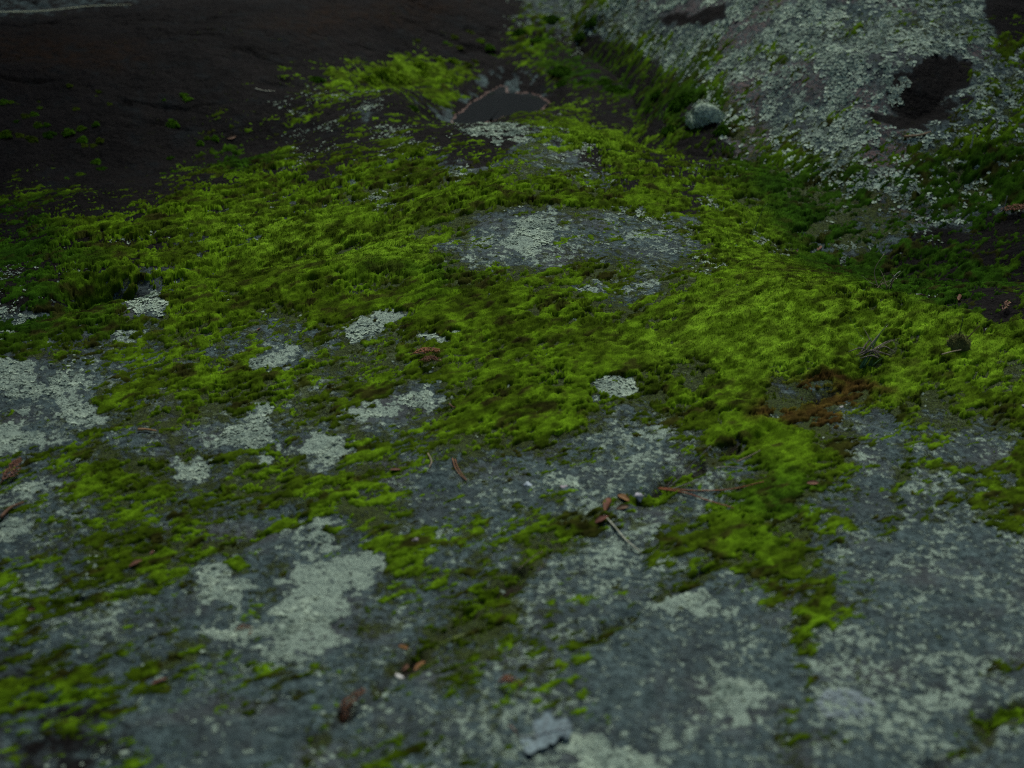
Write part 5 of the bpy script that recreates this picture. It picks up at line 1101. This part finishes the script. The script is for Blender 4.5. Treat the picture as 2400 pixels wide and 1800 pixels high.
for k, (kind, x, y, w, a, col, lab) in enumerate(BITS):
    z, n_v = surf(x, y)
    tilt = Vector((0, 0, 1)).rotation_difference(n_v).to_matrix().to_4x4() @ Matrix.Rotation(a, 4, 'Z')
    if kind == 'leaf':
        vs, fs = curled_leaf(w * 1.0, k); o = pymesh('dead_leaf', vs, fs, colour(tuple(v_ * .55 for v_ in col))); link(o)
        o.matrix_world = Matrix.Translation((x, y, z + w * .02)) @ tilt @ Matrix.Rotation(random.uniform(-.4, .4), 4, 'X')
        tag(o, lab, 'dead leaf', 'dead leaf scraps')
    elif kind == 'oak':
        root = bpy.data.objects.new('oak_leaf', None); link(root)
        vs, fs, zc = oak_leaf(w); link(pymesh('leaf_blade', vs, fs, colour(col)), root)
        mid_ = [Vector((w * (t - .5), 0, zc(t - .5, 0) * w / w + .0006)) for t in [q_ / 8 for q_ in range(9)]]
        ribs = [tube(mid_, .0011, .0005)]
        for x0, x1, y1 in ((-.05, .04, .30), (-.2, -.2, .18), (.18, .38, .13), (-.15, -.28, -.22), (.02, .12, -.14), (.22, .4, -.1)):
            ribs.append(tube([Vector((w * (x0 + (x1 - x0) * t), w * 1.25 * y1 * t, zc(x0 + (x1 - x0) * t, y1 * t) + .0004)) for t in (0, .33, .66, 1)], .0007, .0003, 5))
        link(pymesh('leaf_vein', *merge(ribs), colour((.21, .24, .235))), root)
        stalk = tube([Vector((-w * .5, 0, zc(-.5, 0))), Vector((-w * .6, .004, .012)), Vector((-w * .68, .012, .006))], .0012, .0009)
        link(pymesh('stalk', *stalk, colour((.20, .13, .10))), root)
        root.matrix_world = Matrix.Translation((x, y, z + .003)) @ tilt
        tag(root, lab, 'leaf')
    elif kind == 'pebble':
        o = pymesh('pebble', *pebble_mesh(w * .8, k, .5, 14, 10, .4), plain('pebble_stone', col, .7, .25, 260)); link(o)
        o.matrix_world = Matrix.Translation((x, y, z + w * .02)) @ tilt
        tag(o, lab, 'pebble', 'small pebbles')
    elif kind == 'wet':
        vs, fs = pebble_mesh(w * 1.1, k, .42, 36, 24, .3)
        vs = [v_ * (1 + .3 * (float(fbm(np.array([v_.x + v_.z]), np.array([v_.y - v_.z]), .025, 3, 5)[0]) - .5)) for v_ in vs]
        z0 = np.zeros(len(vs))
        o = np_mesh('stone', np.array([tuple(v_) for v_ in vs]), np.array(fs), ROCK, dict(dark=z0 + .42, crust=z0 + .42, pink=z0, film=z0, rust=z0, soil=z0, silt=z0))
        link(o); o.location = (x, y, max(z, WL) - w * .02); o.rotation_euler = (0, 0, a); tag(o, lab, 'stone')
    else:
        vs, fs = pebble_mesh(w * 1.2, k, .46, 40, 28, .25)
        vs = [v_ * (1 + .30 * (float(fbm(np.array([v_.x + v_.z]), np.array([v_.y - v_.z]), .03, 3, 5)[0]) - .5)) for v_ in vs]
        o = np_mesh('stone', np.array([tuple(v_) for v_ in vs]), np.array(fs), ROCK, dict(dark=np.zeros(len(vs)), crust=np.full(len(vs), 1.1), pink=np.zeros(len(vs)), film=np.zeros(len(vs)), rust=np.zeros(len(vs)), soil=np.zeros(len(vs)), silt=np.zeros(len(vs))))
        link(o); o.location = (x, y, z - w * .02)
        rs = np.random.RandomState(3); d = rs.normal(size=(2600, 3)); d /= np.linalg.norm(d, axis=1, keepdims=True); d = d[d[:, 2] > -.3]
        P_ = np.array([tuple(v_) for v_ in vs])
        near_i = np.array([np.argmax(P_ @ q_ / np.linalg.norm(P_, axis=1)) for q_ in d]); pp = d * np.linalg.norm(P_[near_i], axis=1)[:, None] * 1.01
        s1 = np.cross(d, rs.normal(size=d.shape)); s1 /= np.linalg.norm(s1, axis=1, keepdims=True); s2 = np.cross(d, s1); sz = .004 * (.6 + rs.rand(len(d)))[:, None]
        ring = [pp] + [pp + sz * (s1 * math.cos(t) + s2 * math.sin(t)) * (.6 + .6 * rs.rand(len(d)))[:, None] + d * .0016 * rs.rand(len(d))[:, None] for t in [q_ * math.pi / 3 for q_ in range(6)]]
        b = np.arange(len(d)) * 7; ff = np.concatenate([np.stack([b, b + 1 + q_, b + 1 + (q_ + 1) % 6], -1) for q_ in range(6)])
        tn = rs.rand(len(d))[:, None]; cc = np.repeat(np.array(LC[0]) * (1 - tn) + np.array(LC[1]) * tn, 7, 0)
        lo = np_mesh('lichen_crust', np.stack(ring, 1).reshape(-1, 3), ff, LICHEN, None, False, cc); link(lo, o); lo['kind'] = 'stuff'
        tag(o, lab, 'stone')
# moss cushions on the dark slope: four shapes, each used again
def cushion_proto(seed, green):
    rs = np.random.RandomState(seed); nr, na = 16, 40
    rr = np.linspace(0, 1, nr)[:, None]; aa = np.linspace(0, 2 * np.pi, na, endpoint=False)[None]
    edge = 1 + .22 * np.sin(2 * aa + seed) + .16 * np.sin(3 * aa + 2 * seed) + .12 * np.sin(5 * aa + seed) + .09 * np.sin(9 * aa) + .06 * np.sin(13 * aa + seed)
    X = .5 * rr * edge * np.cos(aa); Y = .40 * rr * edge * np.sin(aa)
    f, c = worley(X + seed, Y, .20, seed); n2 = fbm(X + seed, Y, .07, 3, seed)
    Z = .30 * np.clip(1 - rr ** 2, 0, 1) ** .8 * (.80 + .28 * np.clip(1 - f ** 2, 0, 1)) + .03 * (n2 - .5) - .06
    v_ = np.stack([X, Y, Z], -1)
    i = np.arange(nr * na).reshape(nr, na); q_ = np.stack([i[:-1], np.roll(i[:-1], -1, 1), np.roll(i[1:], -1, 1), i[1:]], -1).reshape(-1, 4)[:, ::-1]
    q_ = q_[:, ::-1]
    base = np.array(green) * (.7 + .6 * c.reshape(-1)[:, None])
    k = rs.randint(0, nr * na, 520); k = k[(k // na) > 0]
    p = v_.reshape(-1, 3)[k]; nn = p / np.array([.25, .16, .09]); nn[:, 2] = np.abs(nn[:, 2]) + .4; nn /= np.linalg.norm(nn, axis=1, keepdims=True)
    sv_, sf_, sc_ = shoots(p + rs.normal(size=p.shape) * .012, nn, base[k], np.full(len(k), .075), rs)
    tri = np.concatenate([q_[:, [0, 1, 2]], q_[:, [0, 2, 3]]])
    return np_mesh('moss_cushion', np.concatenate([v_.reshape(-1, 3), sv_]), np.concatenate([tri, sf_ + nr * na]), MOSS, None, True, np.concatenate([base, sc_]))
protos = [cushion_proto(11, (0.059, 0.117, 0.004)), cushion_proto(23, (0.050, 0.125, 0.004)), cushion_proto(37, (0.029, 0.080, 0.003)), cushion_proto(53, (.105, .185, .007)), cushion_proto(41, (0.055, 0.085, 0.005))]
used = set()
for k, (x, y, w, lab) in enumerate(CUSHIONS):
    dull = any(t in lab for t in ('dull', 'dark', 'shaded', 'faint', 'olive'))
    bright_ = any(t in lab for t in ('bright', 'plump', 'lone'))
    p = protos[3 if 'mound' in lab and 'bright' in lab else 2 if 'dark green' in lab or 'shaded' in lab or 'under' in lab else (4 if dull and 'bright' not in lab else (1 if bright_ else k % 2))]
    o = p if p.name not in used else p.copy(); used.add(p.name); COL.objects.link(o)
    z, n_v = surf(x, y); flat = 1.25 if any(t in lab for t in ('mound', 'lobe', 'lump', 'moss dome')) else .55 if any(t in lab for t in ('flat', 'low', 'smear', 'wide')) else (1.15 if any(t in lab for t in ('dome', 'tall', 'plump', 'round')) else .85)
    z = height(x, y)
    o.matrix_world = Matrix.Translation((x, y, z)) @ Vector((0, 0, 1)).rotation_difference((n_v + Vector((0, 0, 1))).normalized()).to_matrix().to_4x4() @ Matrix.Rotation(random.uniform(-.5, .5), 4, 'Z') @ Matrix.Diagonal((w * 1.15, w * 1.25, w * .72 * flat, 1))
    tag(o, lab, 'moss cushion', 'moss cushions on the dark rock')
# tufts and mounds
def blade(p0, direction, L, w, droop, n=7):
    side = Vector((-direction.y, direction.x, 0)).normalized(); vs, fs = [], []
    for k in range(n + 1):
        t = k / n; c = p0 + direction * (L * t) + Vector((0, 0, -droop * L * t * t)); ww = w * (1 - t ** 1.6) + .0002
        keel = Vector((0, 0, -.25 * ww))
        vs += [c - side * ww, c + keel, c + side * ww, c + Vector((0, 0, .0004))]
    for k in range(n):
        for q_ in range(4):
            fs.append((k * 4 + q_, k * 4 + (q_ + 1) % 4, (k + 1) * 4 + (q_ + 1) % 4, (k + 1) * 4 + q_))
    fs += [(3, 2, 1, 0), tuple(n * 4 + q_ for q_ in range(4))]
    return vs, fs
for nm, cat, x, y, w, lab, pr in TUFTS:
    z, n_v = surf(x, y); rs = random.Random(int(x * 1000 + y * 77))
    if nm == 'grass_tuft':
        root = bpy.data.objects.new(nm, None); link(root); root.location = (x, y, z - .002)
        for k in range(pr['n']):
            a = rs.uniform(0, 2 * math.pi); el = rs.uniform(.55, 1.35) if pr['h'] > .7 else rs.uniform(.8, 1.45)
            d = Vector((math.cos(a) * math.cos(el), .5 * math.sin(a) * math.cos(el), math.sin(el)))
            L = w * pr['h'] * rs.uniform(.5, 1.0)
            p0 = Vector((rs.uniform(-.28, .28) * w, rs.uniform(-.12, .12) * w, 0))
            c = pr['col'] if rs.random() < .65 else pr['col2']
            ww = (.0030 if pr['h'] > 1.3 else .0019) * rs.uniform(.7, 1.2)
            link(pymesh('blade', *blade(p0, d, L, ww, rs.uniform(.05, .35)), colour(c)), root)
        if pr['root']:
            for k in range(7):
                a = rs.uniform(-.5, .5) + (math.pi if rs.random() < .5 else 0); L = w * rs.uniform(.3, .6); p0 = Vector((rs.uniform(-.3, .1) * w, rs.uniform(-.25, .05) * w, .003))
                pts = [p0, p0 + Vector((L * .4 * math.cos(a), L * .3 * math.sin(a), rs.uniform(.003, .012))), p0 + Vector((L * math.cos(a), L * math.sin(a) * .7, .001))]
                link(pymesh('dry_root', *tube(bezier(pts, 8), .0013, .0007), colour((.17, .14, .11))), root)
        tag(root, lab, cat, 'grass tufts')
    else:
        rsn = np.random.RandomState(int(abs(x) * 1000)); nr, na = 18, 48
        rr = np.linspace(0, 1, nr)[:, None]; aa = np.linspace(0, 2 * np.pi, na, endpoint=False)[None]
        X = .5 * w * rr * np.cos(aa) * (1 + .15 * np.sin(3 * aa + x * 9)); Y = .42 * w * rr * np.sin(aa) * (1 + .12 * np.sin(2 * aa + y * 7))
        Z = w * pr['h'] * np.clip(1 - rr ** 2, 0, 1) ** .7 + .006 * (fbm(X + x, Y + y, .012, 3, 7) - .5) - .008 * rr ** 4
        v_ = np.stack([X, Y, Z], -1).reshape(-1, 3)
        i = np.arange(nr * na).reshape(nr, na); q_ = np.stack([i[:-1], i[1:], np.roll(i[1:], -1, 1), np.roll(i[:-1], -1, 1)], -1).reshape(-1, 4)
        leafy = nm == 'yellow_moss'; cnt = 420 if leafy else 600
        k = rsn.randint(na, nr * na, cnt); p = v_[k]; nn = p / np.array([w * .5, w * .42, w * pr['h']]); nn[:, 2] = np.abs(nn[:, 2]) + .5; nn /= np.linalg.norm(nn, axis=1, keepdims=True)
        basec = np.array(pr['col']) * (.6 + .8 * fbm(X + x, Y + y, .01, 2, 3).reshape(-1)[:, None]) * (.45 if leafy else 1)
        sv_, sf_, sc_ = shoots(p + rsn.normal(size=p.shape) * .0015, nn, np.repeat(np.array(pr['col'])[None], cnt, 0) * (.6 + .8 * rsn.rand(cnt))[:, None], np.full(cnt, .0075 if leafy else .0038), rsn)
        tri = np.concatenate([q_[:, [0, 1, 2]], q_[:, [0, 2, 3]]])
        o = np_mesh('mound' if pr['tw'] else nm, np.concatenate([v_, sv_]), np.concatenate([tri, sf_ + len(v_)]), MOSS, None, True, np.concatenate([basec, sc_]))
        if pr['tw']:
            root = bpy.data.objects.new(nm, None); link(root); link(o, root)
            for t in range(pr['tw']):
                p0 = Vector((w * (-.05 + .3 * t), 0, w * pr['h'] * .8)); d = Vector((.05 + .35 * t, .0, 1))
                pts = [p0, p0 + d * w * .25 + Vector((.004 * t, 0, 0)), p0 + d * w * (.85 - .35 * t) + Vector((.008 * t, 0, 0))]
                link(pymesh('twig', *tube(bezier(pts, 8), .0011, .0006), colour((.05, .06, .03) if t == 0 else (.12, .07, .04))), root)
            o = root
        o.location = (x, y, z - .004)
        tag(o, lab, cat, 'leafy yellow moss clumps' if leafy else 'dark moss mounds')
# ---------------------------------------------------------------- cedars added out of view to shade the edges of the rock
BARK = plain('bark', (.09, .065, .05), .95, .4, 40); NEEDLE = plain('needles', (.028, .052, .022), .9, .4, 30)
def added_cedar(x, y, h, lab, blobs, seed):
    rs = np.random.RandomState(seed); z0 = height(x, y)
    root = bpy.data.objects.new('added_cedar', None); link(root); root.location = (x, y, z0 - .1)
    parts = [tube([Vector((.03 * math.sin(3 * t), .05 * math.sin(2 * t), h * t)) for t in [q_ / 10 for q_ in range(11)]], h * .035, h * .008, 12)]
    vs, fs = [], []
    for bx, by, bz, br in blobs:
        c = Vector((bx - x, by - y, bz - z0)); b0 = Vector((0, 0, max(.6, c.z - .35)))
        parts.append(tube([b0, b0.lerp(c, .5) + Vector((0, 0, .08)), c], h * .010, h * .004, 7))
        n = int(900 * br * br)
        d = rs.normal(size=(n, 3)); d /= np.linalg.norm(d, axis=1, keepdims=True); p = np.array(c) + d * (br * rs.rand(n, 1) ** .45) * np.array([1, 1, .45])
        a = rs.normal(size=(n, 3)); a[:, 2] *= .35; a /= np.linalg.norm(a, axis=1, keepdims=True); b = np.cross(a, rs.normal(size=(n, 3))); b /= np.linalg.norm(b, axis=1, keepdims=True)
        L = .10 * (.6 + .8 * rs.rand(n))[:, None]
        vs.append(np.stack([p - b * L * .35, p + a * L * .8 - b * L * .1, p + a * L * 1.3, p + a * L * .8 + b * L * .3, p + b * L * .35], 1).reshape(-1, 3))
    link(pymesh('trunk', *merge(parts), BARK), root)
    V_ = np.concatenate(vs); k = np.arange(len(V_) // 5)[:, None] * 5
    f = np.concatenate([k + np.array([[0, 1, 2]]), k + np.array([[0, 2, 3]]), k + np.array([[0, 3, 4]])])
    link(np_mesh('crown', V_, f, NEEDLE, None, False), root)
    tag(root, lab, 'tree')
added_cedar(-3.9, 4.8, 5.2, 'unseen cedar added to shade the left side of the rock', [(-3.0, 4.4, 3.2, .8), (-2.0, 4.0, 3.2, .7), (-1.6, 5.0, 3.4, .8), (-2.8, 5.6, 3.9, .9), (-.85, 4.7, 3.1, .55), (-1.0, 5.7, 3.5, .6), (-1.15, 3.7, 3.1, .55), (-2.4, 3.0, 3.1, .6), (-.45, 3.3, 3.1, .38), (-3.9, 4.8, 4.8, .9)], 5)
added_cedar(4.4, 5.2, 5.4, 'unseen cedar added to shade the right side of the rock', [(3.6, 5.0, 3.2, .8), (2.7, 5.6, 3.5, .7), (2.3, 4.6, 3.2, .6), (1.75, 5.1, 3.1, .45), (3.4, 6.1, 3.9, .9), (3.0, 4.0, 3.1, .7), (4.4, 5.2, 4.9, .9)], 6)
# ---------------------------------------------------------------- light, sky, camera
SUN_EL, SUN_AZ = math.radians(56), math.radians(SUN_DEG)      # azimuth from +Y towards +X
w = bpy.data.worlds.new('World'); scene.world = w; w.use_nodes = True
nt = w.node_tree; bg = nt.nodes['Background']
sky = nt.nodes.new('ShaderNodeTexSky'); sky.sky_type = 'NISHITA'; sky.sun_disc = False
sky.sun_elevation = SUN_EL; sky.sun_rotation = SUN_AZ
nt.links.new(sky.outputs[0], bg.inputs[0]); bg.inputs[1].default_value = .055
sun = bpy.data.lights.new('sun', 'SUN'); sun.energy = 3.2; sun.angle = math.radians(16); sun.color = (.97, 1, .96)
so = bpy.data.objects.new('sun', sun); COL.objects.link(so)
d = Vector((math.sin(SUN_AZ) * math.cos(SUN_EL), math.cos(SUN_AZ) * math.cos(SUN_EL), math.sin(SUN_EL)))
so.rotation_euler = d.to_track_quat('Z', 'Y').to_euler(); so.location = d * 20
cam = bpy.data.cameras.new('camera'); cam.lens = 50; cam.sensor_width = 36; cam.clip_end = 500; cam.clip_start = .05
co = bpy.data.objects.new('camera', cam); COL.objects.link(co); co.location = (0, 0, 1.05); co.rotation_euler = (math.radians(63), 0, 0)
cam.dof.use_dof = True; cam.dof.focus_distance = 2.55; cam.dof.aperture_fstop = 3.2
scene.camera = co
vs_ = scene.view_settings; vs_.view_transform = 'Standard'; vs_.look = 'None'; vs_.gamma = 1; vs_.use_curve_mapping = False; vs_.exposure = EXPOSURE
scene.render.engine = 'CYCLES'; scene.cycles.use_denoising = False; scene.cycles.filter_width = 1.1
